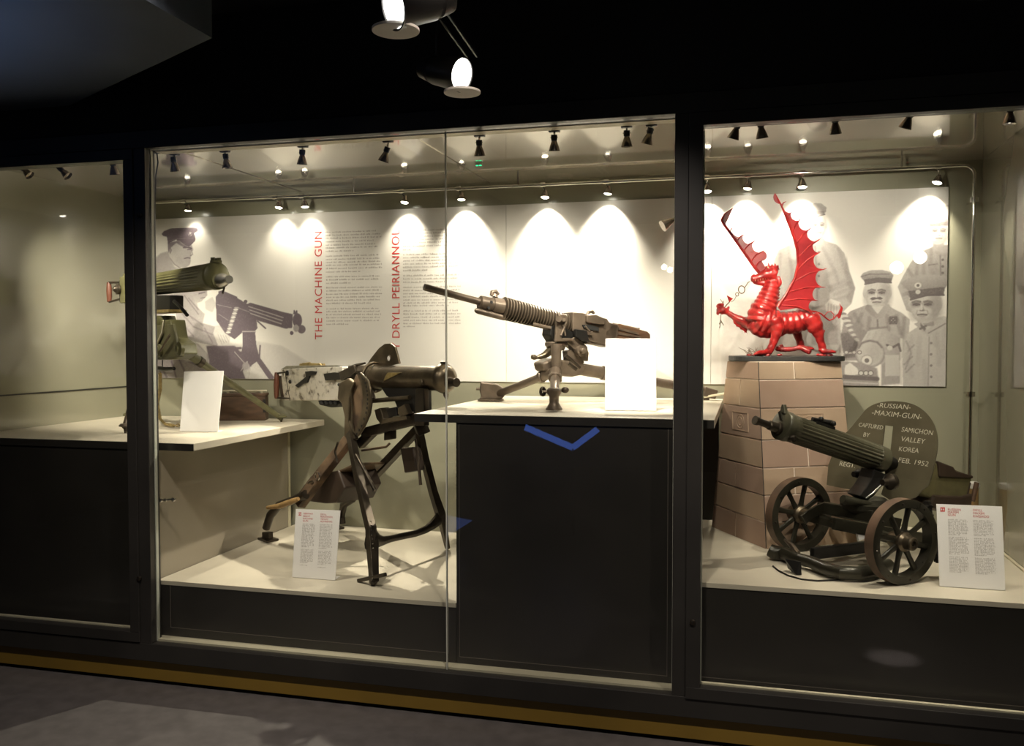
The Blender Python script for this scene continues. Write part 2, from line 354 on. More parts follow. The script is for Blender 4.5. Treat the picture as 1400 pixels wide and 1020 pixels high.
# power cable dropping inside the left post
cab = [at_y(214, 206, 3.68), at_y(216, 222, 3.68), at_y(213, 240, 3.68), at_y(212, 300, 3.68), at_y(213, 480, 3.68)]
tag(MB().tube(cab, 0.003, 8).build('cable', M['lamp_black'], smooth=True), 'thin black power cable hanging down inside the left post', 'cable')

# ------------------------------------------------------------------ plinths and decks
def border(par, x0, x1, z0, z1, y, inset=0.03, t=0.0022):
    a, b, c, d = x0 + inset, x1 - inset, z0 + inset, z1 - inset
    for lo, hi in (((a, c), (b, c + t)), ((a, c), (a + t, d)), ((b - t, c), (b, d))):
        slab('edge_line', (lo[0], y - 0.0012, lo[1]), (hi[0], y + 0.001, hi[1]), M['trimline'], par)
LX1 = at_y(266, 606, YP).x       # right edge of the left table top
t = thing('display_plinth', 'tall cream-topped plinth carrying the olive tripod gun, at the left end of the case', 'plinth', (-3.2, 4.3, ZBASE))
slab('top_board', (XL + 0.002, YP - 0.005, ZL - 0.035), (LX1, 4.99, ZL), M['deck'], t, bevel=0.002)
slab('front_edging', (XL + 0.002, YP - 0.008, ZL - 0.036), (LX1 - 0.002, YP - 0.005, ZL - 0.002), M['panel'], t)
bx = -2.715
slab('front_panel', (XL + 0.002, YP, ZBASE), (bx, YP + 0.02, ZL - 0.036), M['panel'], t)
slab('side_panel', (bx - 0.02, YP + 0.021, ZBASE), (bx, 4.93, ZL - 0.036), M['side'], t)
slab('side_edging', (bx - 0.02, 4.931, ZBASE), (bx + 0.004, 4.955, ZL - 0.036), M['sill'], t)
border(t, XL, bx, ZBASE, ZL, YP)
t = thing('display_deck', 'low cream deck under the long sled-mounted gun, left of the tall dark plinth', 'plinth', (-2.0, 4.3, ZBASE))
DX1 = -1.21
slab('top_board', (bx + 0.006, YP - 0.004, ZDL - 0.02), (DX1 - 0.002, YB - 0.004, ZDL), M['deck'], t, bevel=0.001)
slab('front_panel', (bx + 0.002, YP, ZBASE), (DX1 - 0.002, YP + 0.02, ZDL - 0.021), M['panel'], t)
border(t, x1b - 0.01, jx + 0.01, ZBASE + 0.01, ZDL + 0.03, YP, 0.03)
MX0, MX1 = at_y(567, 566, YP).x, -0.122
t = thing('display_plinth', 'tall black-fronted plinth carrying the ribbed-barrel gun, in the middle of the case', 'plinth', (-0.75, 4.3, ZBASE))
slab('top_board', (MX0, YP - 0.005, ZM - 0.035), (MX1, 4.99, ZM), M['deck'], t, bevel=0.002)
slab('front_edging', (MX0 + 0.002, YP - 0.008, ZM - 0.036), (MX1 - 0.002, YP - 0.005, ZM - 0.002), M['panel'], t)
slab('front_panel', (DX1, YP, ZBASE), (-0.255, YP + 0.02, ZM - 0.036), M['panel'], t)
slab('side_panel', (DX1, YP + 0.021, ZBASE), (DX1 + 0.02, 4.95, ZM - 0.036), M['panel'], t)
slab('side_panel', (-0.275, YP + 0.021, ZBASE), (-0.255, 4.95, ZM - 0.036), M['panel'], t)
slab('shade_panel', (-0.254, 4.95, ZDR + 0.001), (MX1 - 0.02, 4.97, ZM - 0.036), M['panel'], t)  # added dark sheet, stands for shade on the wall under the overhang
border(t, jx, x2a, ZBASE, ZM, YP, 0.028)
t = thing('display_deck', 'low cream deck under the wheeled gun and the stone pedestal', 'plinth', (0.45, 4.3, ZBASE))
slab('top_board', (-0.253, YP - 0.004, ZDR - 0.02), (XR - 0.002, YB - 0.004, ZDR), M['deck'], t, bevel=0.001)
slab('front_panel', (-0.253, YP, ZBASE), (XR - 0.002, YP + 0.02, ZDR - 0.021), M['panel'], t)
border(t, x2b - 0.05, XR + 0.027, ZBASE + 0.008, ZDR + 0.03, YP, 0.03)
slab('rear_edging', (XR - 0.016, YP + 0.3, ZDR), (XR - 0.002, YB - 0.01, ZDR + 0.008), M['sill'], t)
# ------------------------------------------------------------------ rails and lamps
def look(d):
    return V(d).normalized().to_track_quat('-Z', 'Y')
RAIL_Y, RAIL_Z = 4.90, 2.472
t = thing('lamp_rail', 'long chrome lighting tube along the top of the back wall, bent down the right corner', 'rail', (-1.3, RAIL_Y, RAIL_Z))
xr = 1.085
pts = [V((XL + 0.15, RAIL_Y, RAIL_Z)), V((-2.6, RAIL_Y, RAIL_Z)), V((-1.2, RAIL_Y, RAIL_Z)), V((0.2, RAIL_Y, RAIL_Z)), V((xr - 0.05, RAIL_Y, RAIL_Z))]
for k in range(1, 7):
    a = k * math.pi / 12; pts.append(V((xr - 0.05 + 0.05 * math.sin(a), RAIL_Y, RAIL_Z - 0.05 + 0.05 * math.cos(a))))
pts += [V((xr, RAIL_Y, 1.9)), V((xr, RAIL_Y, 1.3)), V((xr, RAIL_Y, ZDR + 0.02))]
MB().tube(pts, 0.0085, 14).build('tube', M['chrome'], t, smooth=True)
for z in (1.335, 2.30, 0.72):
    MB().lathe((xr, RAIL_Y, z - 0.012), (0, 0, 1), [(0, 0.015), (0, 0.02), (0.024, 0.02), (0.024, 0.015)], 14).build('collar', M['chrome'], t, smooth=True)
    MB().tube([(xr, RAIL_Y, z), (xr, YB, z)], 0.006, 8).build('bracket', M['chrome'], t, smooth=True)
MB().lathe((xr, RAIL_Y, ZDR), (0, 0, 1), [(0, 0.032), (0.008, 0.032), (0.014, 0.018), (0.03, 0.014)], 16).build('foot', M['chrome'], t, smooth=True)
for x in (XL + 0.2, -2.25, -1.25, -0.25, 0.75):
    MB().tube([(x, RAIL_Y, RAIL_Z), (x, RAIL_Y, ZC)], 0.006, 8).build('hanger', M['chrome'], t, smooth=True)

def beam(name, p, d, watts, angle, blend, par, size=0.012):
    ld = bpy.data.lights.new(name, 'SPOT'); ld.energy = watts; ld.spot_size = math.radians(angle); ld.spot_blend = blend
    ld.color = LAMP_COL; ld.shadow_soft_size = size
    o = bpy.data.objects.new(name, ld); COL.objects.link(o); o.parent = par
    o.location = V(p) - par.location; o.rotation_euler = look(d).to_euler(); return o
# lamps on the chrome tube
back_px = [(257, 288), (381, 284), (417, 283), (553, 277), (631, 273), (745, 270), (831, 265), (967, 262), (1022, 258), (1097, 256), (1281, 250)]
where = ['first from the left, over the printed officer', 'second from the left, one of a close pair', 'third from the left, beside the red heading',
         'over the second column of printed text', 'just right of the glass joint', 'over the ribbed gun barrel', 'over the ribbed gun breech',
         'nearest the right post', 'over the left dragon wing', 'over the tip of the tall dragon wing', 'last before the right corner']
lamp_dirs = [(0.05, 0.10, -1)] * 11
for i, ((px, py), wh) in enumerate(zip(back_px, where)):
    p = at_y(px, py, 4.935); rt = V((p.x, RAIL_Y, RAIL_Z))
    t = thing('spotlight', 'lit lamp on the back tube, ' + wh, 'lamp', rt, 'lit lamps along the back tube')
    d = V((random.uniform(-0.12, 0.12), -0.12 if i % 2 else 0.02, -1)).normalized()
    if i == 10: d = V((-0.3, -0.15, -1)).normalized()
    MB().lathe(rt + V((-0.016, 0, 0)), (1, 0, 0), [(0, 0.0088), (0, 0.014), (0.028, 0.014), (0.028, 0.0088)], 14).build('clamp', M['chrome'], t, smooth=True)
    hp = p - d * 0.035
    MB().tube([rt + V((0, 0, -0.015)), hp], 0.005, 8).build('stem', M['chrome'], t, smooth=True)
    MB().lathe(hp - d * 0.008, d, [(0, 0.008), (0.008, 0.012), (0.025, 0.019), (0.043, 0.0255), (0.043, 0.0235), (0.03, 0.018)], 20).build('reflector', M['lamp_shell'], t, smooth=True)
    MB().lathe(hp + d * 0.027, d, [(0, 0.019), (0.006, 0.0215), (0.012, 0.0150), (0.014, 0.004)], 18).build('bulb', M['bulb'], t, smooth=True)
    k = 0.06 if i == 0 else 0.12 if i in (1, 2) else (0.3 if i == 3 else 1.0)
    lp = p + d * 0.02
    beam('beam', lp, V((d.x * 0.5, 0.42, -1)), BACK_W * (k * (0.5 if i in (9, 10) else 1)), BACK_ANGLE, BACK_BLEND, t)
    if i in (3, 6):
        beam('spill', lp, V((-0.1, -0.75, -0.95)), BACK_SPILL_W * (1.0 if i == 3 else 0.4), 75, 0.6, t)
# unlit lamp low on the post
p = at_y(917, 303, 4.2); t = thing('spotlight', 'silver spotlight aimed left, low beside the right post above the ribbed gun', 'lamp', p)
d = V((-0.75, -0.35, -0.45)).normalized()
MB().tube([p + V((0.10, 0.06, 0.05)), p], 0.006, 8).build('stem', M['lamp_black'], t, smooth=True)
MB().lathe(p, d, [(-0.03, 0.008), (0, 0.014), (0.02, 0.02), (0.045, 0.027), (0.045, 0.024)], 18).build('reflector', M['lamp_shell'], t, smooth=True)
MB().tube([p + V((0.10, 0.06, 0.05)), V((p.x + 0.1, p.y + 0.06, ZC - 0.006))], 0.006, 8).build('hanger', M['lamp_black'], t, smooth=True)

# front tracks and their lamps
FT_Y, FT_Z = 3.70, 2.495
def track(x0, x1, label):
    t = thing('lamp_track', label, 'track', ((x0 + x1) / 2, FT_Y, FT_Z))
    MB().lohi((x0, FT_Y - 0.009, FT_Z - 0.006), (x1, FT_Y + 0.009, ZC - 0.004)).build('channel', M['lamp_black'], t)
    for q in np.linspace(0.1, 0.9, 4):
        x = x0 + (x1 - x0) * q; MB().lohi((x - 0.012, FT_Y - 0.012, FT_Z), (x + 0.012, FT_Y + 0.012, ZC - 0.006)).build('clip', M['chrome'], t)
track(-2.77, -1.54, 'black lamp track under the ceiling front, left of the glass joint')
track(-1.21, -0.31, 'black lamp track under the ceiling front, right of the glass joint')
track(-3.7, -2.9, 'black lamp track under the ceiling front, in the left bay')
track(-0.08, 1.1, 'black lamp track under the ceiling front, in the right bay')
G1P, G2P, G3P, G4P = V((-3.0, 4.2, 1.65)), V((-2.0, 4.3, 1.0)), V((-0.9, 4.3, 1.65)), V((0.45, 4.0, 0.95))
# picture place of the reflector tip, what it is aimed at, share of power
front = [((41, 240), V((-3.7, 4.9, 1.6)), 1.3, 66, 'first in the left bay'), ((93, 241), V((-3.6, 4.9, 1.2)), 1.2, 66, 'second in the left bay'), ((157, 239), V((-3.3, 4.6, 1.3)), 0.9, 66, 'third in the left bay, beside the post'),
         ((240, 234), V((-2.7, 5.0, 1.95)), 0.6, 66, 'just right of the left post'), ((311, 230), V((-2.1, 4.2, 0.9)), 1.3, 66, 'second right of the left post'), ((413, 225), V((-2.3, 4.5, 1.3)), 1.8, 44, 'over the left half of the sled gun'), ((524, 221), V((-2.78, 4.13, 1.24)), 2.8, 24, 'just left of the glass joint'),
         ((656, 213), V((-1.2, 4.9, 1.5)), 1.2, 76, 'just right of the glass joint'), ((758, 206.5), V((-0.85, 4.6, 1.5)), 1.4, 70, 'over the ribbed gun tripod'), ((857, 201), V((-0.5, 4.05, 1.4)), 2.4, 32, 'left of a close pair by the right post'), ((884, 197), V((-1.1, 4.8, 1.5)), 1.4, 76, 'right of a close pair by the right post'),
         ((1002, 190), V((0.0, 4.6, 1.2)), 0.8, 66, 'tilted left, first in the right bay'), ((1042, 189), V((0.3, 4.6, 1.75)), 1.0, 56, 'showing its lit rim, second in the right bay'), ((1142, 183), V((0.45, 5.0, 1.9)), 0.9, 72, 'third in the right bay'), ((1237, 175.5), V((0.5, 4.0, 0.8)), 0.9, 60, 'tilted left, fourth in the right bay'), ((1380, 169.5), V((0.85, 3.95, 0.8)), 0.8, 60, 'lit, at the right end')]
for i, ((px, py), tgt, k, sang, wh) in enumerate(front):
    tip = at_y(px, py, FT_Y + 0.01); ax = tip.x
    d0 = (tgt - tip).normalized()
    d = V((d0.x * 0.55, d0.y * 0.35, -1)).normalized()                # reflector hangs mostly downward
    if i in (0, 1): d = V((0.8, 0.15, -0.8)).normalized()
    if i == 2: d = V((0.05, 0.2, -1)).normalized()
    if i in (11, 14): d = V((-0.35, 0.2, -1)).normalized()
    if i == 10: d = V((-0.3, 0.15, -1)).normalized()
    top = V((tip.x - d.x * 0.075, FT_Y, FT_Z - 0.008))
    t = thing('spotlight', 'dark spotlight on the front track, ' + wh, 'lamp', top, 'dark lamps on the front tracks')
    MB().lohi(top + V((-0.023, -0.011, -0.012)), top + V((0.023, 0.011, 0.002))).build('adapter', M['lamp_black'], t, bevel=0.002)
    neck = tip - d * 0.055
    MB().tube([top + V((0, 0, -0.012)), neck - d * 0.005], 0.0045, 8).build('stem', M['chrome'], t, smooth=True)
    bd = MB().lathe(neck - d * 0.012, d, [(0, 0.006), (0.001, 0.0135), (0.024, 0.0135), (0.025, 0.008)], 16).build('holder', M['lamp_black'], t, smooth=True)
    MB().tube([neck - V((0.016, 0, 0)), neck + V((0.016, 0, 0))], 0.003, 6).build('screw', M['chrome'], bd, smooth=True)
    MB().lathe(neck + d * 0.012, d, [(0, 0.010), (0.01, 0.014), (0.025, 0.0195), (0.043, 0.0245), (0.043, 0.0225), (0.03, 0.017)], 20).build('reflector', M['lamp_shell'], t, smooth=True)
    MB().lathe(neck + d * 0.042, d, [(0, 0.018), (0.004, 0.021), (0.007, 0.015), (0.008, 0.004)], 16).build('bulb', M['bulb_front'] if i in (12, 15) else M['lamp_shell'], t, smooth=True)
    beam('beam', tip + d * 0.02, tgt - tip, FRONT_W * k, sang, FRONT_BLEND, t)
# added glowing dots imitate a green sign mirrored in the case ceiling
p = at_z(655, 225, ZC - 0.006); t = thing('sign_reflection', 'twin green glow imitating a mirrored sign on the case ceiling right of the glass joint', 'sign_reflection', p)
MB().box(p, (0.04, 0.02, 0.010)).build('housing', M['ceil'], t, bevel=0.002)
for s in (-1, 1): MB().box(p + V((s * 0.009, -0.006, -0.006)), (0.011, 0.008, 0.004)).build('light', M['sign_glint'], t)

# ------------------------------------------------------------------ room spotlights overhead
def room_lamp(face, d, r, disc_c, label, power):
    d = V(d).normalized(); t = thing('spotlight', label, 'lamp', face)
    MB().lathe(face - d * (r * 3.4), d, [(0, r * 0.3), (r * 0.15, r * 0.62), (r * 0.9, r * 0.80), (r * 1.0, r * 0.74), (r * 1.12, r * 0.74), (r * 1.2, r * 0.88), (r * 3.3, r * 1.03), (r * 3.4, r * 1.06), (r * 3.4, r * 0.97), (r * 3.2, r * 0.95)], 32).build('body', M['lamp_black'], t, smooth=True)
    MB().disc(face - d * (r * 0.13), d, r * 0.95, 0.006, 32).build('lens', M['bulb_room'], t)
    MB().disc(disc_c, (0, 0, 1), r * 1.13, 0.008, 36).build('glare_plate', M['lamp_white'], t, bevel=0.001)
    MB().tube([disc_c + V((0, 0, 0.005)), face - d * (r * 1.5) + V((0, 0, -r * 0.6))], 0.007, 8).build('yoke', M['lamp_black'], t, smooth=True)
    ld = bpy.data.lights.new('beam', 'SPOT'); ld.energy = power; ld.spot_size = math.radians(50); ld.spot_blend = 0.4; ld.color = (1, 0.95, 0.88); ld.shadow_soft_size = 0.04
    o = bpy.data.objects.new('beam', ld); COL.objects.link(o); o.parent = t; o.location = d * 0.03; o.rotation_euler = look(d).to_euler()
    MB().tube([face - d * (r * 2.0), V(((face - d * (r * 2.0)).x, (face - d * (r * 2.0)).y, RZ))], 0.009, 10).build('hanger', M['lamp_black'], t, smooth=True)
    return t
def at_d(px, py, d): return CAM + ray(px, py) * d
f2 = at_d(632, 102, 3.0); f1 = at_d(537, 10, 2.5)
dd = (RR * 0.78 - FW * 0.52 - UU * 0.30)
room_lamp(f2, dd, 0.055, at_d(632, 126, 3.03), 'black spotlight with a bright round lens, lower of two hanging before the case', ROOM_W)
dd1 = (-RR * 0.74 - FW * 0.50 - UU * 0.32)
room_lamp(f1, dd1, 0.06, at_d(541, 41, 2.55), 'black spotlight cut by the top of the view, upper of two hanging before the case', ROOM_W)
a_, b_ = at_d(587, 6, 2.6) + V((0, 0, 0.05)), at_d(652, 96, 3.2) + V((0, 0, 0.05))
t = thing('ceiling_track', 'black double track carrying the two room spotlights', 'track', (a_ + b_) / 2)
MB().beam(a_ - (b_ - a_) * 1.5, b_, 0.006, 0.010).build('rail', M['lamp_black'], t)
MB().beam(a_ - (b_ - a_) * 1.5 + V((-0.035, 0, 0)), b_ + V((-0.035, 0, 0)), 0.006, 0.010).build('rail', M['lamp_black'], t)
for q in (a_ - (b_ - a_) * 1.0, a_ + (b_ - a_) * 0.1):
    MB().tube([q, V((q.x, q.y, RZ))], 0.006, 8).build('hanger', M['lamp_black'], t, smooth=True)
# lamps and a blue chevron light in the room behind the viewpoint (mirrored by the panes)
YM = 2 * YG
for (px, py, r, lab) in ((1258, 352, 0.06, 'right of a pair'), (1226, 366, 0.06, 'left of a pair'), (908, 365, 0.028, 'tiny, left of two'), (916, 369, 0.028, 'tiny, right of two')):
    q = at_y(px, py, 8.6); p = V((q.x, YM - 8.6, q.z)); d = V((0.0, 1, -0.12)).normalized()
    t = thing('spotlight', 'round lit spotlight across the room mirrored in the glass, ' + lab, 'lamp', p)
    MB().lathe(p - d * 0.14, d, [(0, r * 0.5), (0.02, r * 0.9), (0.14, r * 1.05), (0.14, r * 0.95)], 24).build('body', M['lamp_black'], t, smooth=True)
    MB().disc(p, d, r * 0.95, 0.006, 24).build('lens', emit('mirrored_lens', (1, 0.95, 0.85), 22.0), t)
    MB().tube([p - d * 0.08, V((p.x, (p - d * 0.08).y, RZ))], 0.01, 8).build('hanger', M['lamp_black'], t, smooth=True)
q = [at_y(px, py, 7.2) for px, py in ((718, 584), (783, 612), (817, 587))]; q = [V((a.x, YM - 7.2, a.z)) for a in q]
t = thing('light_strip', 'blue V-shaped light strip across the room mirrored in the middle pane', 'light', q[1])
for a, b, w_ in ((q[0], q[1], 0.05), (q[1], q[2], 0.05)): MB().beam(a, b, 0.02, w_).build('strip', M['blue_lit'], t)
MB().tube([q[1] + V((0, -0.03, 0)), V((q[1].x, q[1].y - 0.03, 0))], 0.015, 8).build('post', M['lamp_black'], t, smooth=True)
q = [at_y(px, py, 6.5) for px, py in ((612, 705), (646, 712), (612, 733))]; q = [V((a.x, YM - 6.5, a.z)) for a in q]
t = thing('light_strip', 'small blue wedge light across the room mirrored beside the glass joint', 'light', q[0])
MB().prism(q, (0, 0.02, 0)).build('strip', emit('blue_wedge_light', (0.12, 0.2, 0.6), 1.3), t)
MB().tube([q[0] + V((0, -0.03, 0)), V((q[0].x, q[0].y - 0.03, 0))], 0.015, 8).build('post', M['lamp_black'], t, smooth=True)
q = at_z(1215, 885, 0); p = V((q.x, 2 * YP - q.y, 2.9))
t = thing('spotlight', 'downlight across the room lighting the floor before the right bay', 'lamp', p)
MB().lathe(p, (0, 0, 1), [(0, 0.045), (0, 0.05), (0.12, 0.05), (0.15, 0.02)], 20).build('body', M['lamp_black'], t, smooth=True)
MB().disc(p + V((0, 0, 0.004)), (0, 0, 1), 0.044, 0.004, 20).build('lens', M['bulb_room'], t)
ld = bpy.data.lights.new('beam', 'SPOT'); ld.energy = 1200; ld.spot_size = math.radians(6); ld.spot_blend = 0.8; ld.color = (1, 0.9, 0.85); ld.shadow_soft_size = 0.03
o = bpy.data.objects.new('beam', ld); COL.objects.link(o); o.parent = t; o.location = (0, 0, -0.01)

for x in (-1.7, -0.4, 1.0):  # unseen fill lamps, added to brighten the frame, panels and floor
    p = V((x, 2.1, 2.86)); d = (V((x * 1.45 - 0.3, 3.5, 0.5)) - p).normalized()
    t = thing('spotlight', 'added unseen black fill spotlight above the view, facing the ' + {-1.7: 'left', -0.4: 'middle', 1.0: 'right'}[x] + ' bay', 'lamp', p)
    MB().lathe(p - d * 0.02, -d, [(0, 0.05), (0, 0.06), (0.14, 0.055), (0.16, 0.03)], 20).build('body', M['lamp_black'], t, smooth=True)
    MB().disc(p - d * 0.022, d, 0.052, 0.004, 20).build('lens', M['lamp_shell'], t)
    MB().tube([p - d * 0.12, V((p.x, (p - d * 0.12).y, RZ))], 0.01, 8).build('hanger', M['lamp_black'], t, smooth=True)
    ld = bpy.data.lights.new('beam', 'SPOT'); ld.energy = DOWN_W; ld.spot_size = math.radians(88); ld.spot_blend = 0.9; ld.color = (1, 0.87, 0.76); ld.shadow_soft_size = 0.05
    o = bpy.data.objects.new('beam', ld); COL.objects.link(o); o.parent = t; o.rotation_euler = look(d).to_euler()

# unseen floor lamp, added to give the soffit a blue tint
p = V((-3.4, 1.2, 0.0)); t = thing('blue_fill_lamp', 'added unseen blue fill lamp on the floor under the hanging soffit', 'lamp', p)
MB().lathe(p + V((0, 0, 0.001)), (0, 0, 1), [(0, 0.08), (0.1, 0.09), (0.1, 0.075), (0.08, 0.06)], 20).build('housing', M['lamp_black'], t, smooth=True)
ld = bpy.data.lights.new('beam', 'SPOT'); ld.energy = UP_W; ld.spot_size = math.radians(60); ld.spot_blend = 1.0; ld.color = (0.45, 0.62, 1.0); ld.shadow_soft_size = 0.05
o = bpy.data.objects.new('beam', ld); COL.objects.link(o); o.parent = t; o.location = (0, 0, 0.12); o.rotation_euler = look((0.05, 0.2, 1)).to_euler()
# ------------------------------------------------------------------ printed panels on the back wall
YPOST = YB - 0.012                                   # printed face
def pxz(px, py): q = at_y(px, py, YPOST); return (q.x, q.z)
ZT, ZB2 = pxz(610, 283.5)[1], pxz(800, 523.3)[1]
XPL = XL + 0.05; XJ1 = pxz(692, 400)[0]; XJ2 = -0.19; XPR = pxz(1295, 400)[0]
class Print:
    """a flat photograph print: ink density painted on a fine grid of print dots (one colour per dot)"""
    def __init__(s, x0, x1, z0, z1, n):
        s.x0, s.x1, s.z0, s.z1 = x0, x1, z0, z1; s.nx = n; s.nz = int(round(n * (z1 - z0) / (x1 - x0)))
        s.X, s.Z = np.meshgrid(np.linspace(x0, x1, s.nx), np.linspace(z0, z1, s.nz)); s.ink = np.zeros((s.nz, s.nx))
        s.cell = (x1 - x0) / (n - 1); s.T = None
    def crop(s, ox, oy, k): s.T = lambda x, y: pxz(ox + x / k, oy + y / k); s.k = k
    def pts(s, P): return np.array([s.T(x, y) for x, y in P])
    def blur(s, m, r):
        r = int(r * 0.45)
        for _ in range(2 if r else 0):
            for ax in (0, 1):
                pad = [(0, 0), (0, 0)]; pad[ax] = (r + 1, r); c = np.cumsum(np.pad(m, pad, mode='edge'), axis=ax); n = m.shape[ax]; w = 2 * r + 1
                m = (np.take(c, range(w, w + n), axis=ax) - np.take(c, range(0, n), axis=ax)) / w
        for ax in (0, 1):
            pad = [(0, 0), (0, 0)]; pad[ax] = (1, 1); q = np.pad(m, pad, mode='edge'); n = m.shape[ax]; m = 0.25 * np.take(q, range(0, n), axis=ax) + 0.5 * m + 0.25 * np.take(q, range(2, n + 2), axis=ax)
        return m
    def mask(s, P):
        q = s.pts(P); m = np.zeros(s.X.shape, bool); n = len(q)
        for i in range(n):
            x1, z1 = q[i]; x2, z2 = q[(i + 1) % n]
            if z1 == z2: continue
            c = ((z1 > s.Z) != (z2 > s.Z)) & (s.X < (x2 - x1) * (s.Z - z1) / (z2 - z1) + x1); m ^= c
        return m.astype(float)
    def lay(s, m, tone, a=1.0): s.ink = s.ink * (1 - m * a) + tone * m * a
    def poly(s, P, tone, soft=1, tone2=None, d=None, a=1.0):
        m = s.blur(s.mask(P), soft)
        if tone2 is not None:
            q = s.pts(P); lo, hi = (q[:, d].min(), q[:, d].max()); f = np.clip(((s.X if d == 0 else s.Z) - lo) / (hi - lo + 1e-9), 0, 1); tone = tone + (tone2 - tone) * f
        s.lay(m, tone, a)
    def line(s, P, w, tone, soft=0.5, a=1.0):
        q = s.pts(P); w = 1.35 * w / s.k * 0.0041; m = np.zeros(s.X.shape)
        for (xa, za), (xb, zb) in zip(q[:-1], q[1:]):
            dx, dz = xb - xa, zb - za; L = dx * dx + dz * dz + 1e-12; t = np.clip(((s.X - xa) * dx + (s.Z - za) * dz) / L, 0, 1)
            dd = np.hypot(s.X - xa - t * dx, s.Z - za - t * dz); m = np.maximum(m, np.clip((w / 2 - dd) / (s.cell * (0.6 + soft)) + 0.5, 0, 1))
        s.lay(m, tone, a)
    def blob(s, x, y, rx, ry, tone, soft=0.35, a=1.0, rot=0):
        cx, cz = s.T(x, y); k = 0.0041 / s.k; u, v = (s.X - cx) / (rx * k), (s.Z - cz) / (ry * k); c, sn = math.cos(rot), math.sin(rot); u, v = u * c + v * sn, -u * sn + v * c
        d = np.hypot(u, v); s.lay(np.clip((1 - d) / soft + 0.5, 0, 1), tone, a)
    def fold(s, P, w, tone, a=0.5): s.line(P, w, tone, 4.0, a)
    def face(s, cx, cy, w, h, turn=0.0, base=0.2, shade=0.46):
        """a lit face: skull and jaw, shaded side, sockets, eyes, brows, nose, mouth, ears; turn shifts the features sideways"""
        t = turn * w
        for e in (-1, 1): s.blob(cx + e * w * 0.98, cy + h * 0.0, w * 0.16, h * 0.24, base + 0.14, 0.4)
        s.poly([(cx - w * .5, cy + h * .5), (cx + w * .55, cy + h * .5), (cx + w * .62, cy + h * 1.25), (cx - w * .55, cy + h * 1.25)], shade, 2, base + 0.1, 1)
        s.blob(cx, cy - h * .15, w, h * .86, base, 0.12); s.blob(cx, cy + h * .38, w * .80, h * .64, base, 0.12)
        s.blob(cx + w * .72, cy + h * .1, w * .42, h * .85, shade, 0.9, 0.75); s.blob(cx - w * .9, cy + h * .35, w * .25, h * .5, shade - .06, 0.9, 0.6)
        s.blob(cx + t, cy + h * .86, w * .55, h * .14, shade - .08, 0.9, 0.6)
        for e in (-1, 1):
            ex = cx + t + e * w * .40; ey = cy - h * .06
            s.blob(ex, ey - h * .02, w * .30, h * .15, shade + .08, 0.9, 0.8); s.line([(ex - w * .2, ey), (ex, ey - h * .05), (ex + w * .2, ey)], w * .09, .75, 1.0, .8); s.blob(ex, ey + h * .01, w * .085, h * .06, .9, 0.5)
            s.line([(ex - w * .26, ey - h * .17 + (e < 0) * h * .03), (ex, ey - h * .22), (ex + w * .26, ey - h * .17 + (e > 0) * h * .03)], w * .11, .68, 1.5, .8)
            s.blob(ex + e * w * .06, cy + h * .34, w * .2, h * .16, base - .05, 0.9, 0.5)
        s.poly([(cx + t + w * .02, cy - h * .05), (cx + t + w * .16, cy + h * .28), (cx + t + w * .02, cy + h * .33), (cx + t + w * .04, cy + h * .1)], shade, 1, a=0.8)
        s.blob(cx + t, cy + h * .30, w * .17, h * .05, shade + .14, 0.8, 0.8); s.line([(cx + t - w * .05, cy - h * .02), (cx + t - w * .04, cy + h * .24)], w * .08, base - .08, 1.5, .7)
        s.line([(cx + t - w * .3, cy + h * .57), (cx + t, cy + h * .545), (cx + t + w * .3, cy + h * .57)], w * .09, .7, 1.2, .85); s.blob(cx + t, cy + h * .67, w * .22, h * .05, shade, 0.9, 0.7)
        s.line([(cx + t - w * .34, cy + h * .3), (cx + t - w * .42, cy + h * .5)], w * .06, shade, 1.5, .6); s.line([(cx + t + w * .34, cy + h * .3), (cx + t + w * .42, cy + h * .5)], w * .06, shade + .06, 1.5, .6)
    def build(s, name, par, paper, dark, label, gain=1.5):
        rs = np.random.RandomState(3); ik = np.clip(s.ink * gain - 0.04, 0, 1); g = np.clip(ik + (s.ink > 0.03) * s.blur(rs.randn(*s.ink.shape), 1) * 0.05, 0, 1)[..., None]
        colr = np.array(paper) * (1 - g) + np.array(dark) * g
        o0 = par.location; nv = s.nx * s.nz; co = np.stack([s.X - o0.x, np.full(s.X.shape, YPOST - 0.0012 - o0.y), s.Z - o0.z], -1).reshape(-1, 3)
        i = np.arange(nv).reshape(s.nz, s.nx); fc = np.stack([i[:-1, :-1], i[:-1, 1:], i[1:, 1:], i[1:, :-1]], -1).reshape(-1, 4)
        me = bpy.data.meshes.new(name); me.vertices.add(nv); me.vertices.foreach_set('co', co.ravel()); me.loops.add(fc.size); me.loops.foreach_set('vertex_index', fc.ravel().astype(np.int32))
        me.polygons.add(len(fc)); me.polygons.foreach_set('loop_start', np.arange(0, fc.size, 4).astype(np.int32)); me.update(calc_edges=True)
        at = me.color_attributes.new('ink', 'FLOAT_COLOR', 'POINT'); at.data.foreach_set('color', np.concatenate([colr.reshape(-1, 3), np.ones((nv, 1))], 1).ravel().astype(np.float32))
        m = bpy.data.materials.new(name + '_ink'); m.use_nodes = True; b = m.node_tree.nodes['Principled BSDF']; b.inputs['Roughness'].default_value = 0.55
        a = m.node_tree.nodes.new('ShaderNodeAttribute'); a.attribute_name = 'ink'; m.node_tree.links.new(a.outputs['Color'], b.inputs['Base Color']); me.materials.append(m)
        o = bpy.data.objects.new(name, me); COL.objects.link(o); o.parent = par; o['label'] = label; return o
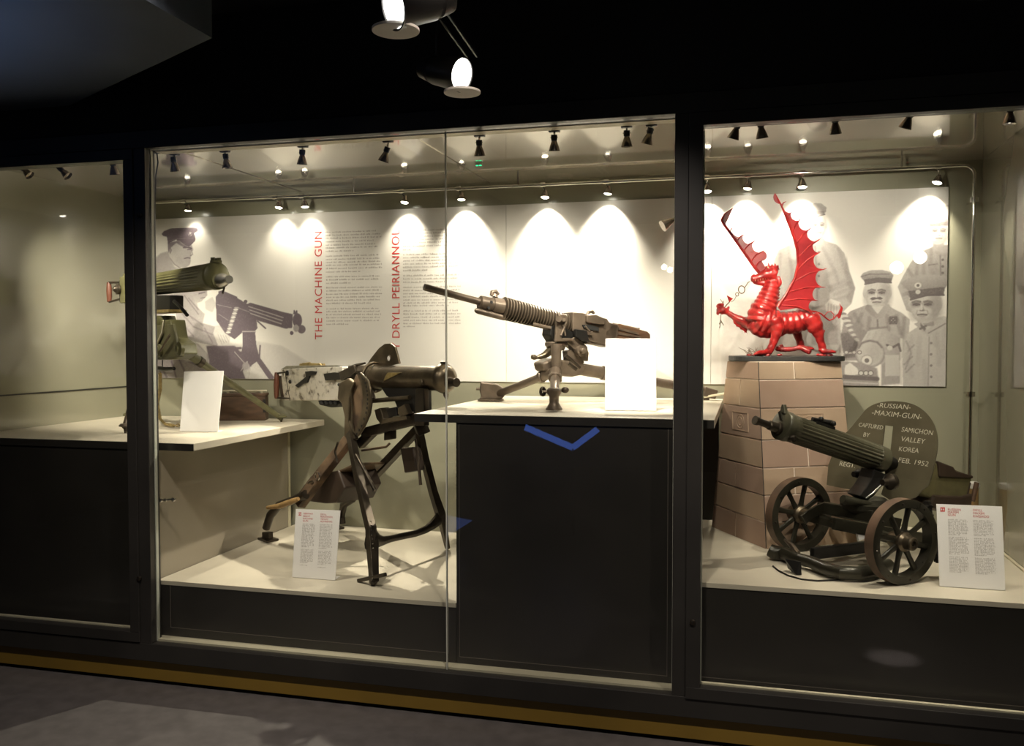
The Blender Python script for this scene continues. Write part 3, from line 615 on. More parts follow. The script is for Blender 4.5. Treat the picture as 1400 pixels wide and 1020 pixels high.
def board(x0, x1, label):
    t = thing('graphic_panel', label, 'panel', ((x0 + x1) / 2, YPOST, ZB2), 'printed panels on the back wall')
    slab('board', (x0 + 0.0012, YPOST, ZB2), (x1 - 0.0012, YB - 0.001, ZT), M['poster'], t); return t
PA = board(XPL, XJ1, 'printed wall panel with red vertical headings and a soldier behind a gun')
PB = board(XJ1, XJ2, 'blank warm white wall panel behind the ribbed-barrel gun')
PC = board(XJ2, XPR, 'printed wall panel with a grey photograph of four soldiers, behind the dragon')
PAPER, INK = (0.74, 0.71, 0.66), (0.135, 0.105, 0.125)
# --- left photograph: officer, gunner and gun
x0 = XPL + 0.002; x1, z1 = pxz(428, 305); _, z0 = pxz(300, 516.2); z0 = ZB2 + 0.001
p = Print(x0, x1, z0, z1, 420); p.crop(200, 300, 4.635)
p.poly([(700, 770), (860, 800), (1070, 930), (1070, 1040), (560, 1040)], 0.16, 6)
p.poly([(300, 760), (700, 800), (900, 960), (900, 1040), (300, 1040)], 0.16, 8)
p.poly([(40, 260), (90, 215), (140, 200), (180, 300), (250, 320), (300, 440), (330, 560), (40, 620)], 0.36, 3, 0.26, 0)
p.poly([(20, 300), (60, 250), (80, 600), (20, 620)], 0.42, 3)
p.poly([(136, 145), (140, 200), (150, 250), (175, 285), (205, 305), (250, 308), (275, 290), (284, 262), (280, 245), (290, 228), (286, 205), (300, 195), (288, 160), (240, 130)], 0.2, 1, 0.34, 0)
p.blob(152, 195, 12, 22, 0.36); p.line([(150, 178), (160, 195), (152, 215)], 4, 0.5)
p.poly([(136, 150), (200, 135), (250, 172), (230, 172), (190, 150), (150, 185), (140, 220)], 0.5, 2)
p.line([(238, 178), (262, 176), (286, 184)], 8, 0.68, 2); p.line([(262, 192), (282, 190)], 5, 0.55, 1); p.line([(285, 190), (296, 222), (280, 230)], 4, 0.5, 1)
p.line([(240, 248), (262, 243), (280, 246)], 5, 0.6, 1); p.blob(215, 262, 34, 26, 0.3, 0.8); p.line([(150, 245), (180, 285), (215, 308)], 5, 0.45, 2)
p.poly([(98, 92), (112, 74), (150, 58), (215, 44), (300, 46), (328, 58), (326, 76), (302, 88), (220, 100), (140, 112), (108, 106)], 0.62, 1, 0.5, 1)
p.poly([(132, 110), (220, 98), (302, 84), (312, 122), (306, 132), (250, 122), (190, 128), (138, 152)], 0.7, 1)
p.poly([(190, 128), (250, 120), (312, 124), (310, 136), (286, 160), (262, 176), (246, 170), (228, 152)], 0.8, 1); p.line([(205, 132), (250, 168), (266, 172)], 4, 0.35, 1)
p.line([(138, 138), (200, 122), (300, 118)], 4, 0.45, 1); p.blob(278, 94, 16, 16, 0.3, 0.5); p.line([(268, 84), (276, 104), (290, 88)], 4, 0.75, 1)
p.poly([(290, 450), (330, 440), (384, 436), (388, 480), (352, 520), (320, 530), (298, 510)], 0.26, 2, 0.4, 1); p.line([(335, 470), (372, 462)], 6, 0.55, 1); p.line([(345, 500), (372, 494)], 4, 0.5, 1)
p.poly([(176, 470), (290, 450), (310, 540), (372, 600), (352, 690), (200, 700)], 0.4, 2, 0.28, 0)
for q in ([(240, 480), (300, 560), (330, 600)], [(270, 500), (330, 570)], [(210, 520), (260, 600), (300, 640)]): p.line(q, 6, 0.52, 2, 0.7)
p.poly([(186, 560), (210, 540), (300, 640), (400, 668), (470, 690), (452, 810), (380, 790), (280, 770), (206, 735)], 0.4, 2, 0.3, 1)
for q in ([(230, 600), (300, 680), (420, 730)], [(220, 650), (300, 740)], [(370, 690), (420, 780)], [(260, 600), (360, 670)]): p.line(q, 6, 0.54, 3, 0.7)
p.poly([(440, 670), (490, 675), (535, 740), (528, 790), (495, 812), (452, 790), (425, 720)], 0.17, 2)
for k in range(4): p.line([(455 + k * 16, 730 + k * 2), (480 + k * 14, 790 - k * 6)], 3, 0.38, 1)
p.poly([(372, 520), (420, 490), (446, 540), (420, 590), (376, 570)], 0.2, 2)
p.poly([(40, 760), (190, 735), (330, 790), (392, 860), (400, 1040), (40, 1040)], 0.38, 3, 0.5, 1)
for q in ([(80, 880), (200, 860), (330, 930)], [(160, 900), (190, 1000)], [(210, 890), (260, 1000)], [(100, 940), (140, 1020)]): p.line(q, 9, 0.6, 3, 0.7)
p.poly([(200, 740), (300, 770), (385, 850), (390, 900), (250, 900), (190, 840)], 0.3, 3)
p.poly([(380, 800), (460, 800), (560, 800), (620, 860), (600, 1040), (380, 1040), (400, 900)], 0.6, 3)
p.poly([(440, 492), (470, 455), (580, 500), (640, 535), (690, 560), (706, 690), (680, 720), (610, 716), (560, 760), (500, 720), (446, 640)], 0.68, 1, 0.58, 0)
p.poly([(456, 458), (480, 450), (576, 490), (576, 506), (470, 486)], 0.78, 1); p.blob(630, 520, 14, 12, 0.7)
for q in ([(450, 540), (540, 560)], [(460, 600), (520, 640)], [(580, 560), (690, 600)]): p.line(q, 5, 0.42, 1)
p.poly([(624, 545), (660, 528), (880, 590), (930, 600), (925, 690), (880, 692), (700, 640)], 0.55, 1, 0.68, 1)
for k in range(3): p.line([(650 + k * 6, 552 + k * 22), (868 - k * 6, 622 + k * 20)], 6, 0.33, 1)
p.blob(958, 640, 36, 50, 0.66, 0.15); p.blob(958, 640, 26, 40, 0.58, 0.3); p.blob(984, 696, 32, 30, 0.52, 0.2); p.blob(950, 690, 22, 26, 0.35, 0.3); p.blob(922, 720, 14, 14, 0.6)
p.poly([(932, 600), (934, 574), (942, 574), (946, 590), (952, 574), (960, 578), (956, 604)], 0.68, 1)
for k in range(14): p.blob(572 - k * 4, 560 + k * 12, 20, 7, 0.1 if k % 2 else 0.34, 0.5, rot=0.3)
p.line([(706, 645), (756, 690)], 8, 0.7, 1); p.line([(612, 712), (690, 712)], 10, 0.3, 1); p.line([(690, 735), (650, 776)], 5, 0.3, 1)
p.poly([(610, 716), (690, 716), (698, 800), (716, 870), (810, 1000), (790, 1030), (700, 900), (660, 930), (600, 860), (612, 800)], 0.76, 1)
p.line([(722, 800), (716, 900)], 8, 0.74, 1); p.poly([(540, 860), (640, 830), (660, 900), (610, 960), (640, 1040), (520, 1040)], 0.66, 3)
p.line([(560, 840), (640, 930)], 5, 0.3, 1); p.line([(600, 960), (640, 900), (660, 1000)], 5, 0.28, 1); p.line([(640, 790), (660, 930), (680, 1030)], 12, 0.55, 1)
p.blob(630, 930, 30, 30, 0.4, 0.6); p.line([(470, 850), (520, 820), (600, 815)], 10, 0.75, 2); p.poly([(660, 930), (740, 980), (770, 1040), (650, 1040)], 0.14, 2)
p.build('photo_print', PA, PAPER, INK, 'mauve-grey photograph of a capped officer and a gunner with a gun', 1.9)
# --- right photograph: four soldiers
x0, _ = pxz(985, 300); x0 = max(x0, XJ2 + 0.002); z1 = ZT - 0.002
p = Print(x0, XPR - 0.0015, ZB2 + 0.001, z1, 480); p.crop(1030, 260, 3.778)
p.poly([(-160, 560), (60, 560), (200, 620), (480, 640), (480, 1100), (-160, 1100)], 0.2, 10); p.poly([(-160, 760), (-60, 720), (60, 770), (60, 1100), (-160, 1100)], 0.16, 10)
p.poly([(100, 380), (132, 308), (205, 272), (280, 258), (300, 235), (350, 238), (362, 258), (430, 282), (470, 325), (496, 420), (526, 505), (505, 590), (450, 640), (452, 860), (120, 860), (90, 560)], 0.36, 2, 0.44, 0)
for q in ([(440, 300), (470, 400), (500, 500)], [(395, 500), (470, 470), (515, 510)], [(420, 540), (490, 510)], [(410, 570), (490, 545)], [(140, 330), (130, 450), (150, 560)], [(310, 280), (330, 420), (330, 600)], [(360, 300), (420, 420), (440, 480)], [(400, 520), (500, 480)], [(180, 300), (200, 420), (190, 540)], [(250, 290), (260, 430)]): p.fold(q, 12, 0.56)
p.poly([(480, 330), (496, 420), (526, 505), (505, 590), (480, 560), (500, 500), (470, 420)], 0.56, 4, a=0.7)
p.line([(318, 270), (326, 420), (330, 560)], 5, 0.58, 1, 0.8)
for k in range(4): p.blob(338, 320 + k * 62, 6, 6, 0.62, 0.5)
p.poly([(370, 590), (400, 560), (450, 580), (440, 640), (380, 650)], 0.24, 2)
for k in range(4): p.line([(388 + k * 14, 585 + k * 4), (384 + k * 16, 640)], 4, 0.44, 1, 0.7)
p.poly([(300, 600), (430, 640), (440, 800), (300, 800)], 0.52, 4)
p.face(332, 185, 41, 62, 0.1, 0.26, 0.48)
p.poly([(262, 250), (300, 242), (330, 268), (352, 244), (372, 256), (340, 290), (296, 284)], 0.46, 1, 0.36, 0)
p.poly([(270, 110), (286, 82), (318, 66), (352, 68), (378, 90), (376, 112), (360, 124), (282, 124)], 0.52, 1, 0.38, 1); p.poly([(278, 112), (366, 108), (368, 126), (282, 128)], 0.6, 1); p.line([(282, 128), (330, 136), (368, 126)], 5, 0.7, 1, 0.9)
# D, right rear
p.poly([(745, 500), (775, 440), (815, 370), (850, 325), (912, 298), (940, 282), (1010, 282), (1010, 470), (840, 450), (800, 480), (830, 640), (790, 620)], 0.42, 2, 0.52, 0)
for q in ([(850, 350), (842, 440)], [(780, 500), (820, 480)], [(776, 540), (820, 520)], [(920, 310), (914, 400), (930, 430)], [(800, 410), (830, 460)], [(880, 330), (880, 430)]): p.fold(q, 12, 0.62)
p.poly([(935, 296), (962, 326), (1005, 312), (1010, 296), (1010, 335), (965, 345), (925, 318)], 0.56, 1, 0.46, 1); p.line([(965, 340), (968, 440)], 5, 0.64, 1, 0.8)
for k in range(3): p.blob(978, 360 + k * 34, 6, 6, 0.7, 0.5)
p.poly([(905, 380), (950, 372), (952, 420), (908, 426)], 0.52, 1); p.line([(905, 388), (950, 381)], 4, 0.66, 1, 0.8)
p.face(955, 215, 50, 60, 0.05, 0.3, 0.5)
p.poly([(893, 165), (900, 135), (940, 118), (975, 80), (1010, 76), (1010, 172), (905, 182)], 0.46, 1, 0.36, 1); p.line([(898, 164), (950, 158), (1010, 156)], 8, 0.6, 1, 0.9); p.poly([(905, 172), (1010, 160), (1010, 184), (910, 190)], 0.66, 1)
# B, seated with moustache
p.poly([(470, 660), (500, 625), (565, 600), (590, 590), (700, 590), (712, 606), (770, 636), (808, 668), (800, 800), (760, 880), (470, 880), (450, 760)], 0.54, 2, 0.42, 0)
for q in ([(560, 640), (530, 700), (560, 760)], [(740, 650), (760, 740)], [(500, 660), (520, 740)], [(780, 660), (770, 760)], [(690, 650), (700, 720)], [(520, 640), (560, 700)], [(600, 660), (590, 740)]): p.fold(q, 13, 0.66)
p.line([(640, 650), (644, 740)], 6, 0.66, 1, 0.8)
p.face(640, 535, 64, 78, -0.05, 0.31, 0.52)
p.poly([(588, 590), (612, 596), (642, 640), (672, 598), (700, 588), (706, 612), (660, 660), (640, 668), (610, 650), (576, 612)], 0.6, 1, 0.44, 0); p.poly([(610, 600), (672, 600), (642, 640)], 0.3, 2)
p.poly([(600, 562), (618, 552), (636, 556), (654, 551), (670, 560), (654, 566), (637, 562), (616, 568)], 0.78, 1)
p.poly([(552, 448), (566, 428), (604, 414), (668, 412), (712, 424), (724, 440), (716, 462), (640, 458), (572, 470)], 0.62, 1, 0.44, 1); p.poly([(570, 462), (640, 452), (716, 456), (712, 478), (640, 474), (576, 486)], 0.72, 1); p.line([(576, 486), (640, 474), (712, 478)], 5, 0.86, 1, 0.9); p.line([(560, 446), (600, 434), (700, 434)], 4, 0.74, 2, 0.6)
p.blob(722, 672, 22, 20, 0.7, 0.5); p.blob(722, 672, 9, 9, 0.4, 0.5); p.line([(706, 656), (738, 690)], 5, 0.84, 1, 0.8); p.line([(738, 656), (706, 690)], 5, 0.84, 1, 0.8)
# gun front, hose and feed box
for k in range(12): p.blob(462 + k * 7, 640 + k * 12, 18, 8, 0.28 if k % 2 else 0.6, 0.4, rot=0.9)
p.poly([(450, 740), (490, 734), (540, 790), (546, 860), (470, 870)], 0.66, 3); p.poly([(500, 700), (530, 690), (600, 740), (560, 800)], 0.58, 3)
p.poly([(690, 740), (760, 760), (760, 1000), (660, 1010), (660, 880)], 0.5, 3); p.line([(764, 770), (764, 1000)], 8, 0.24, 2, 0.8)
p.poly([(548, 800), (590, 730), (640, 714), (690, 724), (740, 760), (745, 840), (665, 900), (560, 890)], 0.30, 2, 0.5, 0)
for k in range(3): p.fold([(600 + k * 34, 736), (570 + k * 34, 800)], 7, 0.5)
p.blob(602, 845, 68, 68, 0.56, 0.1); p.blob(602, 845, 60, 60, 0.36, 0.2); p.blob(625, 835, 32, 44, 0.46, 0.9, 0.6); p.blob(586, 880, 28, 28, 0.5, 0.2); p.blob(586, 880, 23, 23, 0.2, 0.25); p.blob(586, 880, 11, 11, 0.66, 0.3); p.line([(545, 815), (560, 790), (600, 778), (640, 786), (662, 812)], 6, 0.66, 2, 0.8); p.line([(600, 715), (690, 708)], 8, 0.62, 2, 0.8)
p.poly([(450, 880), (560, 890), (640, 920), (655, 1060), (450, 1060)], 0.54, 3); p.poly([(474, 905), (500, 892), (536, 920), (548, 950), (500, 958), (470, 950)], 0.2, 2); p.line([(470, 965), (640, 975)], 16, 0.72, 2, 0.9); p.line([(450, 845), (560, 836)], 6, 0.26, 1, 0.9); p.line([(470, 990), (640, 1000)], 6, 0.36, 1, 0.8)
for cx in (556, 582, 606): p.blob(cx, 945, 14, 14, 0.66, 0.2); p.blob(cx, 945, 9, 9, 0.28, 0.3)
for cx in (480, 520, 548): p.blob(cx, 838, 12, 10, 0.62, 0.3); p.blob(cx, 838, 7, 6, 0.28, 0.4)
p.poly([(680, 850), (752, 850), (756, 960), (680, 960)], 0.34, 2); p.line([(690, 800), (720, 812), (750, 795), (760, 830)], 8, 0.7, 1, 0.9); p.blob(705, 815, 12, 12, 0.3, 0.4)
# C, right front
p.poly([(795, 740), (850, 705), (872, 680), (985, 650), (1010, 660), (1010, 1060), (775, 1060), (768, 860)], 0.38, 2, 0.28, 0)
for q in ([(820, 760), (800, 860), (820, 960)], [(950, 740), (960, 900)], [(860, 760), (850, 900)], [(985, 720), (980, 860)], [(880, 880), (890, 1000)], [(930, 700), (940, 800)]): p.fold(q, 16, 0.44, 0.45)
for q in ([(780, 900), (820, 860)], [(790, 940), (830, 900)], [(800, 830), (830, 800)], [(790, 780), (815, 840), (785, 925)]): p.line(q, 6, 0.56, 2, 0.7)
p.line([(908, 760), (902, 1010)], 5, 0.5, 1, 0.8)
for k in range(4): p.blob(918, 790 + k * 58, 6, 6, 0.58, 0.5)
p.face(888, 596, 74, 84, -0.22, 0.32, 0.54)
p.poly([(830, 690), (872, 672), (892, 724), (985, 668), (1010, 656), (1010, 690), (905, 756), (880, 740)], 0.42, 1, 0.32, 0); p.line([(905, 738), (990, 690)], 5, 0.6, 1, 0.8); p.line([(864, 690), (884, 726)], 5, 0.6, 1, 0.8)
p.poly([(758, 480), (800, 456), (850, 444), (940, 438), (1000, 446), (1010, 480), (980, 520), (930, 545), (860, 550), (815, 562), (795, 540), (800, 520)], 0.62, 1, 0.46, 1); p.poly([(800, 522), (900, 508), (990, 500), (984, 540), (900, 540), (812, 566)], 0.68, 1); p.line([(812, 566), (900, 542), (984, 542)], 6, 0.84, 1, 0.9); p.blob(850, 492, 15, 13, 0.26, 0.4); p.blob(850, 492, 7, 7, 0.7, 0.4); p.blob(850, 526, 11, 10, 0.3, 0.4)
p.line([(868, 700), (885, 716)], 8, 0.66, 1, 0.9); p.line([(862, 716), (890, 702)], 8, 0.66, 1, 0.9)
p.build('photo_print', PC, PAPER, (0.13, 0.11, 0.108), 'grey photograph of four soldiers around a gun')
# --- headings
nrm = V((0, -1, 0)); yf = YPOST
def P3(px, py): return at_y(px, py, yf)
hcap = (P3(440.3, 400) - P3(430, 400)).x
text_mesh('THE MACHINE GUN', P3(440.6, 464), P3(440.0, 316.5), hcap, nrm, M['red_ink'], 'heading', PA, space=1.05)
text_mesh('Y DRYLL PEIRIANNOL', P3(546.6, 478), P3(546.0, 314), hcap, nrm, M['red_ink'], 'heading', PA, space=1.05)
# --- body copy: rows of letter-sized strokes, too small to read in the photograph
def copy_rows(rows, p00, ax, up, nrm, xh, mb, rs, letter):
    """rows: list of (distance down, length)"""
    for dn, ln in rows:
        x = 0.0
        while x < ln:
            for _ in range(rs.randint(2, 9)):
                if x > ln: break
                tall = rs.rand() < 0.3; a = p00 + ax * x - up * dn; wd = letter * rs.uniform(0.35, 0.6); h = xh * (1.45 if tall else 1.0)
                q = [a, a + ax * wd, a + ax * wd + up * h, a + up * h]; mb.add([v + nrm * 0.0008 for v in q], [(0, 1, 2, 3)]); x += letter
            x += letter * 0.9
def column(px0, px1, ys, widths, par, name):
    rs = np.random.RandomState(int(px0)); mb = MB(); top = P3(px0, ys[0]); ax = V((1, 0, 0)); up = V((0, 0, 1)); L = P3(px1, ys[0]).x - top.x
    copy_rows([(top.z - P3(px0, y).z, L * w_) for y, w_ in zip(ys, widths)], top, ax, up, nrm, 0.0062, mb, rs, 0.0075)
    o = mb.build(name, M['grey_ink'], par); o['kind'] = 'stuff'
yl = [y / 6 + 302 for y in (100, 125, 150, 177, 205, 228, 255, 295, 322, 347, 370, 397, 425, 465, 490, 517, 555, 580, 607, 632, 657, 683, 727, 750, 775, 800, 826, 853)]
wl_ = [.93, 1, 1, .86, .88, .95, .5, .95, .96, .98, 1, 1, .62, .96, .95, .46, 1, .98, 1, .96, .97, .8, .95, .97, .98, .96, .94, .4]
column(445.5, 521, yl, wl_, PA, 'body_text')
yr = [y / 6 + 302 for y in (87, 112, 137, 162, 187, 215, 243, 283, 308, 334, 360, 385, 412, 455, 482, 508, 550, 577, 603, 628, 655, 680, 702, 745, 770, 797, 822, 848, 872)]
wr_ = [.86, .9, .9, .95, .95, .98, .14, .97, .9, .94, .96, 1, .42, .97, .95, .74, 1, .98, .96, .98, .99, .95, .8, .97, 1, .98, 1, 1, .22]
column(551, 629, yr, wr_, PA, 'body_text')

# ------------------------------------------------------------------ caption cards
def card(tl, tr, br, bl, z, label, words=None):
    """leaning white card: bottom corners stand on z, top corners found on the card's tilted plane"""
    b0, b1 = at_z(*bl, z), at_z(*br, z); ax = (b1 - b0).normalized(); back = V((-ax.y, ax.x, 0)); back = back if back.y > 0 else -back
    lean = 0.20; up = (V((0, 0, 1)) + back * lean).normalized(); n = ax.cross(up).normalized()
    n = n if n.y < 0 else -n
    t0, t1 = at_plane(*tl, b0, n), at_plane(*tr, b0, n)
    t = thing('caption_card', label, 'sign', (b0 + b1) / 2)
    off = V((0, 0, 0.0015))
    MB().prism([b0 + off, b1 + off, t1, t0], n * 0.004).build('board', M['card'], t, bevel=0.0008)
    mid = (b0 + b1) / 2; h = (t0 - b0).length * 0.6; tw = ax * 0.02
    a0 = mid + up * h - n * 0.004; f0 = V((mid.x + back.x * (0.10 + lean * h), mid.y + back.y * (0.10 + lean * h), z + 0.0015))
    MB().prism([a0 - tw, a0 + tw, f0 + tw, f0 - tw], back * 0.003).build('easel_strut', M['card'], t)
    MB().prism([b0 + ax * 0.01 - n * 0.003 + off, b1 - ax * 0.01 - n * 0.003 + off, b1 - ax * 0.01 + back * 0.07 + off, b0 + ax * 0.01 + back * 0.07 + off], V((0, 0, 0.002))).build('foot', M['card'], t)
    if words:
        face = lambda px, py: at_plane(px, py, b0 + n * 0.0022, n)
        for (s, p0, p1, hp) in words['red']:
            text_mesh(s, face(*p0), face(*p1), hp * mpp(b0), n, M['red_ink'], 'heading', t, lift=0.0004)
        q = words['square']; f = [face(*v) for v in ((q[0], q[1]), (q[2], q[1]), (q[2], q[3]), (q[0], q[3]))]
        sq = MB().prism(f, n * 0.0006).build('red_square', M['red_ink'], t)
        c = (f[0] + f[2]) / 2; k = mpp(b0)
        m2 = MB()
        for s in (-1, 1): m2.prism([c + ax * (s * 1.2 * k + a * k) + up * (b * k) + n * 0.0006 for a, b in ((-0.6, -1.2), (0.6, -1.2), (0.6, 1.2), (-0.6, 1.2))], n * 0.0003)
        m2.build('mark', M['card'], sq)
        for ci, (ca, cb, cc) in enumerate(words['cols']):          # top-left, top-right, bottom-left of a text column
            a, b, c = face(*ca), face(*cb), face(*cc); axx = (b - a).normalized(); dn = (a - c); L = (b - a).length; nr = words['rows']; mb = MB(); rs = np.random.RandomState(ci + 5)
            rows = []
            for r in range(nr):
                if r in words['gaps']: continue
                rows.append((dn.length * r / (nr - 1), L * (rs.uniform(0.9, 1.0) if r + 1 not in words['gaps'] and r < nr - 1 else 0.55)))
            copy_rows(rows, a, axx, dn.normalized(), n, 0.95 * mpp(b0), mb, rs, 1.5 * mpp(b0))
            o = mb.build('body_text', M['pale_ink'], t); o['kind'] = 'stuff'
    return t
card((252, 508), (306, 507), (298, 591), (246, 590), ZL, 'blank white caption card leaning in front of the olive tripod gun')
card((828, 463), (896.5, 463), (897.5, 562.5), (827, 561.5), ZM, 'blank white caption card in front of the ribbed gun breech')
def cr(ox, oy, k): return lambda x, y: (ox + x / k, oy + y / k)
c = cr(390, 690, 9.278)
card((404.7, 696), (465.5, 698), (458.5, 794), (399.5, 789.5), ZDL, 'white caption card with red headings at the foot of the sled-mounted gun',
     dict(red=[('GERMAN', c(228, 122), c(348, 126), 2.3), ('HEAVY', c(226, 155), c(316, 158), 2.3), ('MACHINE', c(224, 186), c(348, 190), 2.3), ('GUN', c(222, 214), c(288, 217), 2.3),
               ('DRYLL', c(446, 134), c(524, 137), 2.3), ('PEIRIANNOL', c(446, 164), c(606, 168), 2.3), ('TRWM', c(446, 194), c(540, 197), 2.3), ('ALMAENIG', c(444, 222), c(596, 226), 2.3)],
          square=(*c(168, 98), *c(204, 138)), cols=[(c(222, 250), c(384, 256), c(186, 770)), (c(440, 258), c(604, 264), c(412, 800))], rows=30, gaps=(17, 28)))
c = cr(1270, 640, 5.667)
card((1280, 689), (1370, 692.5), (1374.5, 808), (1284.5, 802), ZDR, 'white caption card with red headings beside the right wheel of the shielded gun',
     dict(red=[('RUSSIAN', c(147, 328), c(246, 332), 3.2), ('MAXIM', c(147, 350), c(230, 353), 3.2), ('GUN', c(147, 370), c(206, 373), 3.2),
               ('DRYLL', c(342, 334), c(414, 337), 3.2), ('MAXIM', c(344, 358), c(428, 361), 3.2), ('RWSIAIDD', c(344, 382), c(466, 386), 3.2)],
          square=(*c(88, 304), *c(124, 338)), cols=[(c(148, 402), c(302, 408), c(162, 806)), (c(344, 408), c(502, 414), c(362, 820))], rows=36, gaps=(11, 24)))
# ------------------------------------------------------------------ stone-block pedestal
PCX, PCY, PAN, ZPT = 0.17698, 4.67323, 0.52984, 1.5016
pu = V((math.cos(PAN), math.sin(PAN), 0)); pv = V((-math.sin(PAN), math.cos(PAN), 0)); pc = V((PCX, PCY, 0))
def pq(a, b, f, grow=0.0):
    """corner (a,b) of the tapering pedestal at height fraction f"""
    su = 0.49794 + (0.45942 - 0.49794) * f; sv = 0.53008 + (0.2955 - 0.53008) * f
    return pc + pu * (a * (su / 2 + grow)) + pv * (b * (sv / 2 + grow)) + V((0, 0, ZDR + (ZPT - ZDR) * f))
t = thing('stone_pedestal', 'tapering pedestal of pinkish stone blocks under the red dragon', 'pedestal', (PCX, PCY, ZDR))
mb = MB(); B0 = [pq(a, b, 0, -0.004) for a, b in ((-1, -1), (1, -1), (1, 1), (-1, 1))]; B1 = [pq(a, b, 1, -0.004) for a, b in ((-1, -1), (1, -1), (1, 1), (-1, 1))]
mb.add(B0 + B1, [(3, 2, 1, 0), (4, 5, 6, 7), (0, 1, 5, 4), (1, 2, 6, 5), (2, 3, 7, 6), (3, 0, 4, 7)]); mb.build('core', M['mortar'], t)
hs = [0.0, 0.138, 0.28, 0.425, 0.575, 0.745, 0.90, 1.0]            # bed joints, from the foot
splits = {'right': [[0.55], [], [0.35], [0.52], [], [], [0.42]], 'left': [[0.46], [], [0.42], [], [], [0.46], []]}
rs = random.Random(4)
for face in ('right', 'left', 'back', 'far'):
    for r in range(7):
        f0, f1 = hs[r], hs[r + 1]; sp = splits.get(face, splits['right'])[r]; ed = [0.0] + sp + [1.0]
        for a, b in zip(ed[:-1], ed[1:]):
            def fp(s_, f, g):
                if face == 'right': A, Bq = pq(-1, -1, f, g), pq(1, -1, f, g)
                elif face == 'left': A, Bq = pq(-1, 1, f, g), pq(-1, -1, f, g)
                elif face == 'back': A, Bq = pq(1, 1, f, g), pq(-1, 1, f, g)
                else: A, Bq = pq(1, -1, f, g), pq(1, 1, f, g)
                return A + (Bq - A) * s_
            j = 0.0034; ja = j / 0.45; g1 = rs.uniform(-0.001, 0.0015); jf = j / (ZPT - ZDR)
            a2, b2 = a + (ja if a > 0 else 0.004), b - (ja if b < 1 else 0.004)
            P = []
            for g in (-0.0036, g1):
                P += [fp(a2, f0 + jf * (r > 0), g), fp(b2, f0 + jf * (r > 0), g), fp(b2, f1 - jf, g), fp(a2, f1 - jf, g)]
            MB().add(P, [(3, 2, 1, 0), (4, 5, 6, 7), (0, 1, 5, 4), (1, 2, 6, 5), (2, 3, 7, 6), (3, 0, 4, 7)]).build('stone', M['stone'] if (r + (face == 'left')) % 2 else M['stone_b'], t, bevel=0.0012, seg=1)
# carved roundel panel on the front and on the left face
for face in ('right', 'left'):
    A, Bq = (pq(-1, -1, 0.66, 0.001), pq(1, -1, 0.66, 0.001)) if face == 'right' else (pq(-1, 1, 0.66, 0.001), pq(-1, -1, 0.66, 0.001))
    U2 = pq(-1, -1, 0.74) - pq(-1, -1, 0.66); U2.normalize(); ax = (Bq - A).normalized(); n = ax.cross(U2).normalized(); c = A + (Bq - A) * (0.56 if face == 'right' else 0.5)
    mb = MB(); R_ = 0.034
    mb.torus(c, n, R_, 0.0022, 28, 6); mb.torus(c, n, R_ * 0.55, 0.0018, 20, 6)
    for s_ in (-1, 1):
        mb.beam(c + ax * (-0.075) + U2 * (s_ * 0.045), c + ax * 0.075 + U2 * (s_ * 0.045), 0.004, 0.004); mb.beam(c + ax * (s_ * 0.075) - U2 * 0.045, c + ax * (s_ * 0.075) + U2 * 0.045, 0.004, 0.004)
    mb.build('carved_roundel', M['stone_b'], t, smooth=True)
# dark edge line down the front corner
mb = MB(); mb.tube([pq(-1, -1, 0.006, -0.001), pq(-1, -1, 1, -0.001)], 0.0022, 6); mb.build('corner_seam', M['slate'], t)

# ------------------------------------------------------------------ red dragon
DP = VPlane(PCX, PCY, 0.967, 0.254)
def dc(x, y, off=0.0): return DP(970 + x / 6.375, 340 + y / 6.375, off)
def dw(x, y, off=0.0): return DP(960 + x / 3.6417, 240 + y / 3.6417, off)
DK = mpp(DP(1075, 420)); K8 = DK / 6.375                       # metres per crop unit
t = thing('dragon_statue', 'red winged dragon statue with raised forepaw, on a dark base atop the pedestal', 'statue', (PCX, PCY, ZPT))
# base slab
ang = [k * 2 * math.pi / 40 for k in range(40)]
z_b = ZPT + 0.0005; hx, hy = 0.275, 0.135; dd_ = DP.d; nn = DP.n; cb = (dc(665, 955) ); cb = V((cb.x, cb.y, 0))
sup = lambda a, e: math.copysign(abs(math.cos(a)) ** e, math.cos(a)); sups = lambda a, e: math.copysign(abs(math.sin(a)) ** e, math.sin(a))
ring = [cb + dd_ * (hx * sup(a, 0.5)) + nn * (hy * sups(a, 0.5)) for a in ang]
mb = MB(); mb.prism([p + V((0, 0, z_b + 0.0125)) for p in ring], (0, 0, 0.025)); mb.build('base', M['slate'], t, bevel=0.004)
ZT2 = z_b + 0.025
body = MB(); rng = random.Random(2)
def chain(P, n=60, ridge=0.0, rf=9.0, rph=0.0, sides=18, sq=(1, 1), lo=0.0, hi=1.0):
    """tube through (x, y, radius, offset) points in crop units with raised rings"""
    P = np.array([p if len(p) == 4 else (*p, 0.0) for p in P], float); m = len(P)
    tt = np.linspace(0, m - 1, n); i = np.minimum(tt.astype(int), m - 2); f = tt - i
    g = lambda k: P[np.clip(k, 0, m - 1)]
    f = f[:, None]; p0, p1, p2, p3 = g(i - 1), g(i), g(i + 1), g(i + 2)
    C = 0.5 * ((2 * p1) + (-p0 + p2) * f + (2 * p0 - 5 * p1 + 4 * p2 - p3) * f ** 2 + (-p0 + 3 * p1 - 3 * p2 + p3) * f ** 3)
    u = np.linspace(0, 1, n); win = ((u >= lo) & (u <= hi)).astype(float)
    R_ = C[:, 2] * K8 * (1 + ridge * win * (np.abs(np.sin(u * math.pi * rf + rph)) - 0.5))
    body.tube([dc(c[0], c[1], c[3]) for c in C], list(R_), sides, sq=sq, up=tuple(DP.n))
